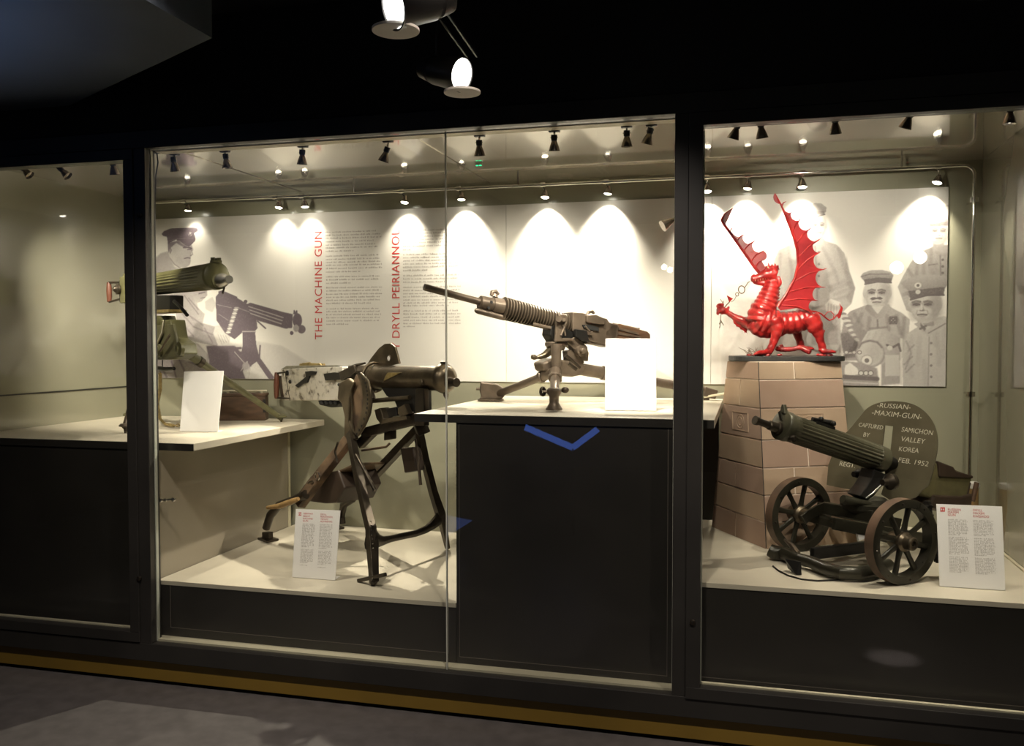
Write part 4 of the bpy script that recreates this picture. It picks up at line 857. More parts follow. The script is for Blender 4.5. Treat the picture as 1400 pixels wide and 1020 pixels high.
chain([(890, 600, 70), (830, 612, 92), (740, 640, 98), (640, 650, 100), (540, 645, 122), (450, 620, 122), (400, 600, 92)], 90, 0.11, 11)
chain([(440, 640, 118), (455, 560, 112), (490, 480, 95), (515, 410, 84), (535, 340, 70), (540, 280, 62)], 80, 0.13, 9)
# belly keel and chest
chain([(360, 640, 60), (440, 700, 70), (540, 720, 60), (640, 710, 50)], 30, 0.1, 6)
# hind legs
for off, dx, dy in ((0.045, 0, 0), (-0.05, -190, -28)):
    chain([(870 + dx * 0.4, 590 + dy, 78, off), (915 + dx * 0.7, 670 + dy, 72, off * 1.2), (950 + dx, 740 + dy, 48, off * 1.2), (965 + dx, 800 + dy, 34, off * 1.2), (985 + dx, 865 + dy, 32, off * 1.2), (975 + dx, 900 + dy, 30, off * 1.2)], 40, 0.10, 6)
    for a in (-0.6, 0.0, 0.6):
        chain([(975 + dx, 890 + dy, 26, off * 1.2 + a * 0.01), (1030 + dx, 895 + dy, 20, off * 1.2 + a * 0.03), (1075 + dx, 898 + dy, 15, off * 1.2 + a * 0.045), (1105 + dx, 905 + dy - 5 * abs(a), 6, off * 1.2 + a * 0.05)], 14, 0.15, 3, sides=10)
    chain([(950 + dx, 740 + dy, 20, off * 1.2), (985 + dx, 735 + dy, 16, off * 1.2), (1008 + dx, 708 + dy, 5, off * 1.2)], 8, sides=8)
# fore leg on the ground, nearer side
chain([(560, 620, 72, 0.055), (588, 680, 58, 0.065), (580, 750, 42, 0.07), (555, 820, 34, 0.07), (528, 880, 32, 0.07), (505, 905, 34, 0.07)], 44, 0.12, 6)
for a in (-1, -0.35, 0.3, 1):
    chain([(520, 900, 26, 0.07), (470, 905, 22, 0.07 + a * 0.02), (420, 908, 18, 0.07 + a * 0.04), (385, 925, 8, 0.07 + a * 0.045)], 16, 0.15, 3, sides=10)
# raised fore leg, farther side
chain([(390, 660, 72, -0.03), (320, 640, 48, -0.05), (250, 612, 34, -0.06), (200, 585, 27, -0.065), (150, 552, 25, -0.07), (115, 540, 36, -0.07), (92, 535, 30, -0.07)], 44, 0.10, 8)
for a, b in ((-1, -26), (-0.3, 6), (0.5, 22), (1.2, 34)):
    chain([(120, 520 + b, 20, -0.07), (85, 515 + b, 15, -0.07 + a * 0.015), (68, 530 + b, 12, -0.07 + a * 0.015), (80, 552 + b * 0.8, 5, -0.07 + a * 0.01)], 14, sides=9)
chain([(160, 520, 15, -0.065), (170, 510, 9, -0.06), (165, 500, 5, -0.06)], 6, sides=8)
for k in range(7):                                             # fringe under the raised arm
    x = 215 + k * 18; y = 610 + k * 14; chain([(x, y, 10, -0.06), (x - 2, y + 30, 7, -0.06), (x + 6, y + 52 + (k % 2) * 10, 3, -0.06)], 7, sides=7)
# head
chain([(575, 235, 60), (540, 222, 64), (500, 228, 56), (455, 245, 42), (410, 258, 33), (375, 266, 28), (360, 268, 16)], 40, 0.05, 6)
chain([(560, 280, 50), (500, 298, 30), (440, 300, 22), (400, 294, 18), (380, 290, 10)], 24, sides=12)
chain([(395, 240, 20), (378, 245, 18), (365, 255, 12)], 8, sides=10)
for s in (-1, 1):
    o_ = s * 0.022
    chain([(500, 190, 18, o_), (520, 178, 20, o_ * 1.2), (545, 190, 16, o_)], 10, sides=10)            # brow
    chain([(560, 200, 16, o_), (590, 165, 13, o_ * 1.6), (600, 140, 4, o_ * 2)], 10, sides=8)            # horn or ear
    chain([(590, 250, 26, o_), (612, 300, 22, o_ * 1.4), (600, 330, 10, o_ * 1.4)], 10, sides=8)         # cheek frill
    chain([(372, 248, 9, o_ * 0.7), (364, 244, 6, o_ * 0.7), (358, 250, 3, o_ * 0.7)], 6, sides=7)
for x, y in ((492, 148), (515, 118), (545, 128), (572, 125), (590, 150)):
    chain([(x + 8, 190, 14), (x + 2, (y + 170) / 2, 10), (x - 6, y, 3)], 8, sides=8)
for k in range(8):                                             # spines down the neck
    x = 610 - k * 2; y = 300 + k * 26; chain([(x - 25, y, 12), (x, y + 4, 9), (x + 16, y - 8, 3)], 6, sides=7)
# tail lying along the base
chain([(640, 850, 20, -0.03), (590, 868, 22, -0.02), (640, 878, 22, 0.0), (720, 876, 20, 0.01), (790, 862, 22, 0.02), (830, 880, 24, 0.03), (880, 905, 22, 0.05)], 40, 0.25, 12)
bo = body.build('body', M['dragon'], t, smooth=True, angle=180)
rm = bo.modifiers.new('skin', 'REMESH'); rm.mode = 'VOXEL'; rm.voxel_size = 0.0032; rm.use_smooth_shade = True
sm = bo.modifiers.new('smooth', 'SMOOTH'); sm.iterations = 3; sm.factor = 0.5
# tail tip behind, thin with a loop and arrow
tp = [(885, 545), (930, 550), (975, 568), (1010, 600), (1045, 625), (1080, 612), (1110, 580), (1140, 555), (1150, 515), (1132, 480)]
MB().tube([dc(x, y, 0.0) for x, y in tp], [7 * K8] * 7 + [6 * K8, 5 * K8, 2 * K8], 10).build('tail', M['dragon'], t, smooth=True)
MB().tube([dc(x, y, 0.01) for x, y in ((1000, 585), (1030, 552), (1060, 548), (1085, 575), (1078, 608))], 4 * K8, 8).build('tail_loop', M['dragon'], t, smooth=True)
MB().prism([dc(x, y, 0.0) for x, y in ((1110, 585), (1150, 500), (1162, 520), (1140, 600), (1125, 610))], DP.n * 0.006).build('tail_barb', M['dragon'], t)
for s, xy in ((1, (508, 162)), (1, (572, 232))):
    MB().ball(dc(*xy, 0.03), 7 * K8, 10).build('eye', M['eye'], t, smooth=True)
mb = MB()
for k in range(6): p_ = dc(400 + k * 22, 278 - k * 4, 0.022); mb.tube([p_ + V((0, 0, 0.004)), p_ - V((0, 0, 0.006))], [2.5 * K8, 0.5 * K8], 6)
mb.build('teeth', M['eye'], t)
# ground rubble in red
mb = MB()
for k in range(26):
    x = rng.choice([rng.uniform(350, 640), rng.uniform(860, 1080)]); p_ = dc(x, 0, rng.uniform(-0.02, 0.09)); mb.ball((p_.x, p_.y, ZT2 + 0.004), rng.uniform(0.006, 0.013), 8, (1.3, 1, 0.8))
o = mb.build('red_rocks', M['dragon'], t, smooth=True)
mb = MB()
for k in range(14):
    x = rng.uniform(340, 480); off = rng.uniform(0.0, 0.08); p_ = dc(x, 0, off); p_ = V((p_.x, p_.y, ZT2))
    q_ = p_ + DP.d * rng.uniform(-0.055, 0.02) + V((0, 0, rng.uniform(0.02, 0.05))); mb.tube([p_, (p_ + q_) / 2 + V((0, 0, 0.008)), q_], [0.0012, 0.0014, 0.0006], 5)
mb.build('twigs', M['twig'], t)
# chain of rings from mouth to paw, pennant and leaf spray in the paw
mb = MB(); n_ = (DP.n * 0.9 + DP.d * 0.35)
MB().torus(dc(280, 357, -0.02), n_, 33 * K8, 4 * K8).build('ring', M['twig'], t, smooth=True)
MB().torus(dc(241, 398, -0.03), n_, 16 * K8, 3.5 * K8, 18).build('ring', M['twig'], t, smooth=True)
MB().tube([dc(355, 285, 0.0), dc(335, 295, -0.005), dc(320, 320, -0.012), dc(308, 338, -0.018)], 3.5 * K8, 8).build('hook', M['twig'], t, smooth=True)
MB().tube([dc(232, 410, -0.035), dc(225, 432, -0.04), dc(212, 450, -0.045), dc(190, 465, -0.05)], 2.5 * K8, 8).build('link', M['twig'], t, smooth=True)
MB().tube([dc(120, 525, -0.07), dc(150, 490, -0.07), dc(178, 460, -0.07)], 4.5 * K8, 8).build('staff', M['twig'], t, smooth=True)
MB().prism([dc(150, 405, -0.07), dc(205, 437, -0.065), dc(172, 466, -0.07)], DP.n * 0.005).build('pennant', M['dragon'], t)
mb = MB()
for a, b in (((100, 500), (118, 475)), ((118, 475), (95, 440)), ((118, 475), (122, 455))): mb.tube([dc(*a, -0.07), dc(*b, -0.07)], 3 * K8, 6)
for a, b in (((100, 575), (98, 625)), ((98, 625), (84, 660)), ((98, 625), (124, 668)), ((98, 640), (88, 692)), ((98, 620), (108, 650))): mb.tube([dc(*a, -0.07), dc(*b, -0.07)], 3.5 * K8, 6)
mb.build('sprig', M['twig'], t)
# wings: arm, ribs and a scalloped membrane
def wing(name, root, lead, tips, base, o0, o1):
    L = [root] + lead; Wt = thing_part(name); far = lead[-1]
    ln = math.hypot(far[0] - root[0], far[1] - root[1])
    of = lambda x, y: o0 + (o1 - o0) * min(1.2, math.hypot(x - root[0], y - root[1]) / ln)
    D = lambda x, y: dw(x, y, of(x, y))
    edge = []
    seq = tips['tips']
    for (a, b) in zip(seq[:-1], seq[1:]):
        mx, my = (a[0] + b[0]) / 2, (a[1] + b[1]) / 2; dx, dy = b[0] - a[0], b[1] - a[1]; l = math.hypot(dx, dy); nx_, ny_ = -dy / l, dx / l
        if (root[0] - mx) * nx_ + (root[1] - my) * ny_ < 0: nx_, ny_ = -nx_, -ny_
        for k in range(9):
            f = 0.5 - 0.5 * math.cos(math.pi * k / 9); s_ = math.sqrt(max(0, 1 - (2 * f - 1) ** 2)); edge.append((a[0] + dx * f + nx_ * l * 0.46 * s_, a[1] + dy * f + ny_ * l * 0.46 * s_))
    edge.append(seq[-1])
    poly = L + edge + base; bm = bmesh.new()
    o0_ = t.location; from mathutils.geometry import tessellate_polygon
    vs = [bm.verts.new(D(*p_) - o0_) for p_ in poly]
    for f in tessellate_polygon([[V((x_, y_, 0)) for x_, y_ in poly]]): bm.faces.new([vs[i_] for i_ in f])
    for _ in range(2): bmesh.ops.subdivide_edges(bm, edges=[e for e in bm.edges if e.calc_length() > 0.035], cuts=1, use_grid_fill=True)
    bmesh.ops.triangulate(bm, faces=bm.faces)
    bmesh.ops.recalc_face_normals(bm, faces=bm.faces)
    me = bpy.data.meshes.new('membrane'); bm.to_mesh(me); bm.free(); me.materials.append(M['wing']); ob = bpy.data.objects.new('wing_membrane', me); COL.objects.link(ob); ob.parent = t
    sd = ob.modifiers.new('thick', 'SOLIDIFY'); sd.thickness = 0.004; sd.offset = 0
    k = DK / 3.6417
    MB().tube([D(*p_) for p_ in L], [10 * k] + [7 * k] * (len(L) - 3) + [4 * k, 2 * k], 10).build('wing_arm', M['dragon'], ob, smooth=True)
    for i, tpt in enumerate(seq[1:]):
        src = tips['src'][i]
        q0, q2 = V(D(*src)), V(D(*tpt)); q1 = (q0 + q2) / 2 + V((0, 0, 0.010)) + DP.n * 0.004; ex = (q2 - q1).normalized() * 0.012
        MB().tube([q0, q1, q2, q2 + ex], [4 * k, 3.5 * k, 2.5 * k, 0.8 * k], 8).build('wing_rib', M['dragon'], ob, smooth=True)
def thing_part(n): return None
wing('near', (375, 655), [(420, 590), (462, 510), (478, 440), (474, 370), (455, 300), (425, 220), (395, 150), (362, 88)],
     dict(src=[(395, 160), (425, 220), (448, 280), (468, 340), (476, 410), (474, 470), (452, 530), (430, 580), (400, 625), (385, 645)], tips=[(362, 88), (410, 133), (448, 178), (490, 216), (535, 266), (578, 322), (580, 385), (608, 466), (603, 556), (566, 622), (548, 678)]), [(470, 660), (390, 672)], 0.045, 0.09)
wing('far', (300, 500), [(262, 460), (205, 378), (150, 300), (108, 242), (96, 222), (110, 192), (155, 160)],
     dict(src=[(135, 282), (172, 330), (205, 378), (240, 430), (262, 460)], tips=[(118, 240), (160, 262), (206, 296), (258, 328), (302, 376), (296, 425)]), [(322, 470)], -0.045, -0.07)
# ================================================================== guns
def lerp(a, b, f): return a + (b - a) * f
def px_tube(mb, fn, P, n=12, **k):
    """P: (px, py, radius in picture pixels[, offset])"""
    Q = [fn(p[0], p[1], p[3] if len(p) > 3 else 0.0) for p in P]
    mb.tube(Q, [p[2] * mpp(q) for p, q in zip(P, Q)], n, **k); return mb
def px_plate(mb, fn, P, off, th):
    mb.prism([fn(x, y, off) for x, y in P], fn_n(fn) * th); return mb
def fn_n(fn): return fn.n
def bolts(par, pts, axis, r, m, name='bolt', h=0.006):
    me = None
    for p in pts:
        MB().lathe(p, axis, [(0, r), (h * 0.6, r), (h, r * 0.7)], 10).build(name, m, par, smooth=True)

# ------------------------------------------------------------------ gun A: olive tripod gun on the left plinth
GA = VPlane(-2.52, 3.90, 0.866, -0.5)
t = thing('tripod_machine_gun', 'olive-green water-jacketed machine gun on a tripod, on the left plinth', 'machine gun', (-3.0, 4.3, ZL))
fc = GA(297, 377); ax_ = (fc - GA(213, 388.5)).normalized(); k = mpp(fc); R = 18.6 * k
JL = (fc - GA(206, 389.5)).length + 0.02
jo = fc - ax_ * JL
prof = [(0, R * 0.5), (0.001, R * 0.84), (0.02, R * 0.86), (0.03, R * 0.86), (0.034, R * 0.86, 1), (JL * 0.5, R * 0.93, 1), (JL - 0.085, R, 1), (JL - 0.08, R), (JL - 0.035, R), (JL - 0.033, R * 1.03), (JL - 0.004, R * 1.03), (JL, R * 0.97), (JL + 0.002, R * 0.2)]
MB().lathe(jo, ax_, prof, 96, flutes=24, fl=0.09).build('water_jacket', M['olive'], t, smooth=True, angle=50)
# muzzle: gland, booster cone
mz = GA(301, 383); mo = fc - V((0, 0, R * 0.42)); u2 = ax_
mo = fc + ax_ * 0.002 - V((0, 0, R * 0.38))
MB().lathe(mo, ax_, [(0, R * 0.5), (0.012, R * 0.5), (0.014, R * 0.36), (0.03, R * 0.36)], 24).build('gland_ring', M['olive_pale'], t, smooth=True)
mzl = MB().lathe(mo + ax_ * 0.028, ax_, [(0, R * 0.38), (0.006, R * 0.52), (0.03, R * 0.50), (0.06, R * 0.33), (0.075, R * 0.22), (0.078, R * 0.3), (0.092, R * 0.3), (0.092, R * 0.12)], 28).build('muzzle_booster', M['steel_silver'], t, smooth=True)
for a in (0.4, 1.7, 3.0):
    s_ = ax_.cross(V((0, 0, 1))).normalized(); q = mo + ax_ * 0.05 + (s_ * math.cos(a) + V((0, 0, 1)) * math.sin(a)) * R * 0.40
    MB().ball(q, R * 0.11, 8).build('vent_hole', M['black'], mzl, smooth=True)
sd_ = ax_.cross(V((0, 0, 1))).normalized()
MB().tube([mo + sd_ * (-R * 0.4) + ax_ * 0.008, mo + sd_ * (-R * 0.45) - V((0, 0, R * 0.5)) + ax_ * 0.01, mo + sd_ * (-R * 0.3) - V((0, 0, R * 0.95)) + ax_ * 0.01], R * 0.08, 8).build('drain_chain', M['steel_tan'], t, smooth=True)
top = fc - ax_ * 0.012 + V((0, 0, R)); fs_ = MB()
for s in (-1, 1): fs_.beam(top + sd_ * (s * R * 0.22) - V((0, 0, 0.004)), top + sd_ * (s * R * 0.24) + V((0, 0, R * 0.34)), R * 0.14, R * 0.3)
fs_.box(top + V((0, 0, 0.003)), (R * 0.7, R * 0.5, 0.012), Matrix((tuple(sd_), tuple(ax_), (0, 0, 1))).transposed().to_3x3()); fs_.build('front_sight', M['olive_pale'], t)
MB().tube([top + V((0, 0, 0.0)), top + V((0, 0, R * 0.3))], R * 0.05, 6).build('sight_blade', M['gun_black'], t)
# receiver, grips
ro = jo - ax_ * 0.002; rot = Matrix((tuple(ax_), tuple(-sd_), tuple((-sd_).cross(ax_) * -1))).transposed()
upv = sd_.cross(ax_).normalized(); upv = upv if upv.z > 0 else -upv
RL = (jo - GA(178, 400)).dot(ax_) if True else .3
RL = max(0.28, min(0.5, (jo - GA(180, 398)).length))
MB().beam(ro + upv * -0.015, ro - ax_ * RL + upv * -0.015, 0.10, 0.15, up=upv).build('receiver', M['olive'], t, bevel=0.004)
MB().beam(ro + upv * 0.065, ro - ax_ * (RL * 0.9) + upv * 0.065, 0.085, 0.022, up=upv).build('top_cover', M['olive_pale'], t, bevel=0.003)
rs_ = MB(); q = ro - ax_ * RL * 0.82 + upv * 0.07; rs_.beam(q, q + upv * 0.05, 0.03, 0.012, up=ax_); rs_.beam(q + upv * 0.045 - ax_ * 0.012, q + upv * 0.045 + ax_ * 0.02, 0.022, 0.014, up=upv); rs_.build('rear_sight', M['gun_black'], t)
e_ = ro - ax_ * RL
MB().beam(e_ + ax_ * 0.02 - upv * 0.02, e_ - ax_ * 0.03 - upv * 0.02, 0.085, 0.13, up=upv).build('rear_block', M['gun_black'], t, bevel=0.006)
MB().lathe(e_ + sd_ * 0.055 + ax_ * 0.0 - upv * 0.01, sd_, [(0, 0.03), (0.012, 0.03), (0.016, 0.022), (0.03, 0.012)], 16).build('crank_boss', M['steel_dark'], t, smooth=True)
gp = GA(160, 400)
for s in (-1, 1):
    b = gp + sd_ * (s * 0.045); hk = 13.5 * mpp(gp)
    MB().lathe(b - upv * hk, upv, [(0, 0.008), (0.002, 0.013), (hk * 0.6, 0.0155), (hk * 1.2, 0.0165), (hk * 1.7, 0.014), (hk * 1.98, 0.0125), (hk * 2, 0.008)], 18).build('grip', M['wood_red'], t, smooth=True)
    for z in (-1, 1): MB().tube([b + upv * (hk * 0.98 * z), e_ - ax_ * 0.02 + sd_ * (s * 0.03) + upv * (hk * 0.8 * z - 0.015)], 0.0065, 8).build('grip_bracket', M['steel_dark'], t, smooth=True)
# cradle and tripod head; H = point of the head under the gun
pv_ = GA(228, 419)
MB().beam(GA(212, 414), GA(242, 414), 0.075, 20 * mpp(pv_), up=(0, 0, 1)).build('cradle', M['gun_black'], t, bevel=0.006)
MB().beam(GA(206, 427), GA(243, 425.5), 0.10, 4.2 * mpp(pv_), up=(0, 0, 1)).build('traverse_plate', M['brass'], t, bevel=0.003)
MB().tube([GA(238, 412, 0.05), GA(246, 419, 0.06), GA(256, 431, 0.06)], 0.009, 10).build('clamp_lever', M['gun_black'], t, smooth=True)
MB().lathe(GA(226, 437), (0, 0, -1), [(-0.02, 0.05), (0, 0.056), (0.03, 0.056), (0.05, 0.045)], 28).build('socket', M['olive'], t, smooth=True)
hd = MB(); px_plate(hd, GA, [(213, 440), (243, 437), (247, 462), (258, 470), (260, 484), (250, 491), (226, 492), (206, 488), (202, 470), (210, 462)], 0.0, 0.085); hd.build('tripod_head', M['olive'], t, bevel=0.006)
mb = MB(); 
for s in (-1, 1): px_plate(mb, GA, [(205, 446), (238, 443), (243, 468), (252, 476), (250, 488), (226, 490), (204, 486)], s * 0.052, 0.012)
mb.build('side_cheek', M['olive_pale'], t, bevel=0.003)
px_tube(MB(), GA, [(224, 438, 1.3, 0.062), (222, 455, 1.6, 0.064), (216, 468, 1.6, 0.064), (209, 478, 1.2, 0.062)]).build('elevating_arc', M['sill'], t, smooth=True)
px_tube(MB(), GA, [(219, 480, 1.5, 0.075), (232, 458, 1.5, 0.078)]).build('locking_tee', M['steel_tan'], t, smooth=True)
kn = GA(219, 479, 0.06); kk = mpp(kn)
MB().lathe(kn, GA.n, [(0, 8.5 * kk), (0.012, 8.5 * kk), (0.014, 6 * kk), (0.02, 6 * kk), (0.022, 3.5 * kk), (0.034, 3 * kk)], 20).build('clamp_knob', M['olive_pale'], t, smooth=True)
lb = GA(248, 477, 0.055)
MB().lathe(lb, GA.n, [(0, 9.5 * kk), (0.016, 9.5 * kk), (0.02, 7.5 * kk), (0.022, 5 * kk), (0.03, 4.5 * kk), (0.032, 2 * kk)], 22).build('leg_pivot', M['olive'], t, smooth=True)
def foot_leg(a, b, r0, r1, name, m, collar=True, plate=0.03):
    a, b = V(a), V(b); d = (b - a); L = d.length; d.normalize()
    lg = MB().tube([a, a + d * (L * 0.16), a + d * (L * 0.2), a + d * (L * 0.22), b], [r0 * 1.25, r0 * 1.25, r0 * 1.25, r0, r1], 16).build(name, m, t, smooth=True)
    if collar: MB().lathe(a + d * (L * 0.155), d, [(0, r0 * 1.2), (0.002, r0 * 1.45), (0.03, r0 * 1.45), (0.032, r0 * 1.2)], 16).build('collar', M['steel_dark'], lg, smooth=True)
    MB().lathe(b + V((0, 0, 0.010)), (0, 0, -1), [(-0.012, r1 * 1.4), (-0.004, plate), (0.002, plate), (0.006, plate * 0.5)], 20).build('foot_plate', m, lg, smooth=True)
    MB().lathe(b + V((0, 0, 0.008)), (0, 0, -1), [(0, 0.012), (max(0.004, b.z + 0.008 - ZL - 0.0015), 0.006)], 10).build('spike', M['steel_dark'], lg, smooth=True)
    return lg
fB = at_z(384.5, 572, ZL + 0.022); fA = at_z(171.5, 587, ZL + 0.022); fA = V((fA.x, fA.y, ZL + 0.03))
foot_leg(GA(248, 477, -0.05), fB, 0.020, 0.0155, 'leg', M['olive_pale'], plate=0.034)
foot_leg(GA(198, 482, 0.03), fA, 0.018, 0.017, 'leg', M['steel_tan'], plate=0.032)
fR = at_z(196, 576, ZL + 0.03); fR = V((-3.56, 4.56, ZL + 0.03))
foot_leg(GA(210, 480, -0.04), fR, 0.018, 0.016, 'leg', M['olive'], plate=0.03)
cl = MB()
px_tube(cl, GA, [(214, 503, 3, 0.03), (226, 505, 3, 0.03), (238, 504, 2.4, 0.03)]); o = cl.build('pin_clip', M['gun_black'], t, smooth=True)
MB().tube([GA(222, 488, 0.03), GA(222, 503, 0.03)], 0.003, 8).build('pin_cord', M['gun_black'], t, smooth=True)
# brass chain hanging from the head down to the plinth
P = [GA(218, 508, 0.03), GA(219, 530, 0.03), GA(216, 552, 0.03)]
g0 = at_z(219, 571, ZL + 0.006)
P = [GA(219, 510, 0.03)]; z = ZL + 0.0145
pth = [P[0], lerp(P[0], at_z(216, 567, z), 0.35) + V((0.006, 0, 0)), lerp(P[0], at_z(216, 567, z), 0.7) - V((0.008, 0, 0)), at_z(219, 573, z + 0.012), at_z(226, 580, z), at_z(238, 582, z), at_z(252, 581, z), at_z(268, 580, z)]
cs = []
for a, b in zip(pth[:-1], pth[1:]):
    nseg = max(1, int((b - a).length / 0.012)); cs += [a + (b - a) * (i / nseg) for i in range(nseg)]
tc = thing('brass_chain', 'brass chain hanging from the olive tripod head onto the plinth', 'chain', pth[-1])
for i in range(len(cs) - 1):
    a, b = cs[i], cs[i + 1]; d = (b - a).normalized(); s = frame_of(d)[1] if i % 2 else frame_of(d)[2]; c = (a + b) / 2
    MB().tube([c + d * (0.0105 * math.cos(w)) + s * (0.0075 * math.sin(w)) for w in [j * math.pi / 4 for j in range(8)]], 0.0030, 6, closed=True).build('link', M['brass'], tc, smooth=True)
# wooden chest behind the tripod
b0, b1 = at_z(296, 575.5, ZL), at_z(363, 575, ZL); ax = (b1 - b0); ax.z = 0; W_ = ax.length; ax.normalize(); bk = V((-ax.y, ax.x, 0)); hgt = (at_plane(363, 538, b1, -bk) - b1).z
tb = thing('wooden_chest', 'dark brown wooden chest with a pale lid rail, behind the olive tripod', 'box', b0)
z0_ = ZL + 0.001; hgt = max(0.1, hgt); dp = 0.10
Rm = Matrix((tuple(ax), tuple(bk), (0, 0, 1))).transposed()
ctr = b0 + ax * (W_ / 2) + bk * (dp / 2)
MB().box(ctr + V((0, 0, hgt * 0.44 + 0.001)), (W_, dp, hgt * 0.88), Rm).build('body', M['wood_brown'], tb, bevel=0.003)
MB().box(ctr + V((0, 0, hgt * 0.94 + 0.002)), (W_ + 0.006, dp + 0.004, hgt * 0.11), Rm).build('lid', M['wood_brown'], tb, bevel=0.003)
MB().tube([ctr + ax * (-W_ * 0.4) + V((0, 0, hgt + 0.014)), ctr + ax * (W_ * 0.5) + V((0, 0, hgt + 0.014))], 0.006, 8).build('rail', M['sill'], tb, smooth=True)
for s in (-0.3, 0.4): MB().box(ctr + ax * (W_ * s) + V((0, 0, hgt + 0.005)), (0.012, 0.02, 0.014), Rm).build('rail_post', M['sill'], tb)
ct_ = ctr + ax * (W_ / 2); MB().box(ct_ + ax * 0.002 + V((0, 0, hgt * 0.4)), (0.004, dp * 0.5, 0.02), Rm).build('end_cleat', M['gun_black'], tb)
for zf in (0.15, 0.45): MB().box(ctr - bk * (dp / 2) + ax * (W_ * 0.48) + V((0, 0, hgt * zf + 0.04)), (0.016, 0.004, 0.03), Rm).build('corner_iron', M['gun_black'], tb)

# ------------------------------------------------------------------ gun B: sled-mounted gun on the low deck
GB = VPlane(-2.065, 4.4675, 0.86, -0.52)
t = thing('sled_machine_gun', 'dark steel machine gun with whitish receiver on a tall four-legged sled mount', 'machine gun', (-2.065, 4.4675, ZDL))
d_, n_ = GB.d, GB.n; Z = V((0, 0, 1)); kb = mpp(GB(500, 520))
# receiver and feed
rc = MB(); px_plate(rc, GB, [(394, 505), (420, 503), (478, 501), (482, 520), (480, 547), (440, 547), (399, 547), (396, 530)], 0.0, 0.10); rcv = rc.build('receiver', M['steel_bright'], t, bevel=0.005)
mb = MB(); px_plate(mb, GB, [(444, 511), (458, 509), (470, 510), (471, 519), (446, 520)], 0.052, 0.014); mb.build('feed_slot', M['gun_black'], rcv)
mb = MB(); px_plate(mb, GB, [(404, 527), (412, 521), (419, 515), (418, 508), (426, 507), (433, 508), (431, 512), (424, 514), (421, 523), (414, 525), (408, 530)], 0.054, 0.012); mb.build('crank_handle', M['gun_black'], rcv, bevel=0.002)
for x, y, r in ((393, 510, 4), (397, 522, 3), (464, 526, 2.2), (465, 540, 2.2), (470, 551, 2.4)):
    q = GB(x, y, 0.052); MB().lathe(q, n_, [(0, r * kb), (0.006, r * kb), (0.009, r * 0.6 * kb)], 12).build('bolt', M['gun_black'], rcv, smooth=True)
mb = MB(); px_plate(mb, GB, [(474, 508), (485, 503), (494, 499), (497, 508), (490, 514), (476, 520)], 0.02, 0.10); mb.build('feed_block', M['steel_dark'], t, bevel=0.004)
tcov = MB(); px_plate(tcov, GB, [(392, 505), (400, 500), (470, 499), (478, 502), (478, 506), (396, 507)], 0.0, 0.085); tcv = tcov.build('top_cover', M['steel_silver'], t, bevel=0.003)
mb = MB(); px_plate(mb, GB, [(413, 500), (417, 496), (440, 497), (443, 500)], 0.0, 0.03); px_tube(mb, GB, [(411, 499, 2.2), (420, 498, 2.6), (424, 496.5, 1.5)]); px_tube(mb, GB, [(434, 499, 1.5), (443, 498.5, 1.8)]); mb.build('rear_sight', M['brass'], tcv)
mb = MB(); px_tube(mb, GB, [(477, 502, 1.6, 0.04), (488, 499, 2.0, 0.05), (499, 496.5, 1.4, 0.05)]); px_tube(mb, GB, [(480, 506, 2.6, 0.04), (487, 511, 3, 0.05)]); mb.build('feed_lever', M['steel_dark'], t, smooth=True)
# grips
for s in (-1, 1):
    of = s * 0.05
    g_ = MB(); px_tube(g_, GB, [(378, 509, 2.4, of), (378.2, 513, 3.3, of), (378, 526, 3.9, of), (378, 540, 3.4, of), (378, 545, 2.4, of)], 16); g_.build('grip', M['wood_red'], t, smooth=True)
    b_ = MB(); px_tube(b_, GB, [(377, 510.5, 1.2, of), (392, 509, 1.4, of * 0.9)]); px_tube(b_, GB, [(377, 544, 1.2, of), (398, 544.5, 1.4, of * 0.9)]); px_tube(b_, GB, [(391, 510, 1.5, of * 0.9), (397, 545, 1.5, of * 0.9)]); b_.build('grip_bracket', M['steel_dark'], t, smooth=True)
mb = MB(); px_plate(mb, GB, [(386, 514), (393, 513), (398, 544), (390, 543)], 0.0, 0.06); mb.build('back_plate', M['steel_tan'], t, bevel=0.002)
mb = MB(); 
for i in range(4): px_tube(mb, GB, [(440 + i * 6.2, 550, 3.0, 0.03), (440 + i * 6.2, 550, 3.0, 0.045)])
px_plate(mb, GB, [(438, 547), (468, 546), (475, 556), (456, 557), (440, 553)], 0.02, 0.03); mb.build('trigger_rack', M['gun_black'], t)
# water jacket
ja, jb = GB(516, 516), GB(607, 517.5); axj = (jb - ja).normalized(); Lj = (jb - ja).length; ra, rb = 16.2 * mpp(ja), 17.3 * mpp(jb)
jk = MB().lathe(ja, axj, [(-0.02, ra * 0.6), (-0.018, ra * 1.12), (0.0, ra * 1.12), (0.002, ra), (Lj * 0.5, (ra + rb) / 2), (Lj - 0.012, rb), (Lj - 0.011, rb * 1.15), (Lj + 0.006, rb * 1.2), (Lj + 0.012, rb * 1.15), (Lj + 0.02, rb * 1.1), (Lj + 0.034, rb * 0.86), (Lj + 0.042, rb * 0.5)], 40).build('water_jacket', M['bronze'], t, smooth=True, angle=40)
mo = jb + axj * 0.028 - Z * (rb * 0.30)
MB().lathe(mo, axj, [(0, rb * 0.52), (0.012, rb * 0.52), (0.018, rb * 0.36), (0.055, rb * 0.30), (0.058, rb * 0.36), (0.066, rb * 0.36), (0.066, rb * 0.16)], 24).build('muzzle', M['steel_dark'], jk, smooth=True)
ho = jb + axj * 0.0 + Z * (rb * 1.1); MB().box(ho, (0.03, 0.03, 0.03)).build('front_sight', M['steel_dark'], jk, bevel=0.004)
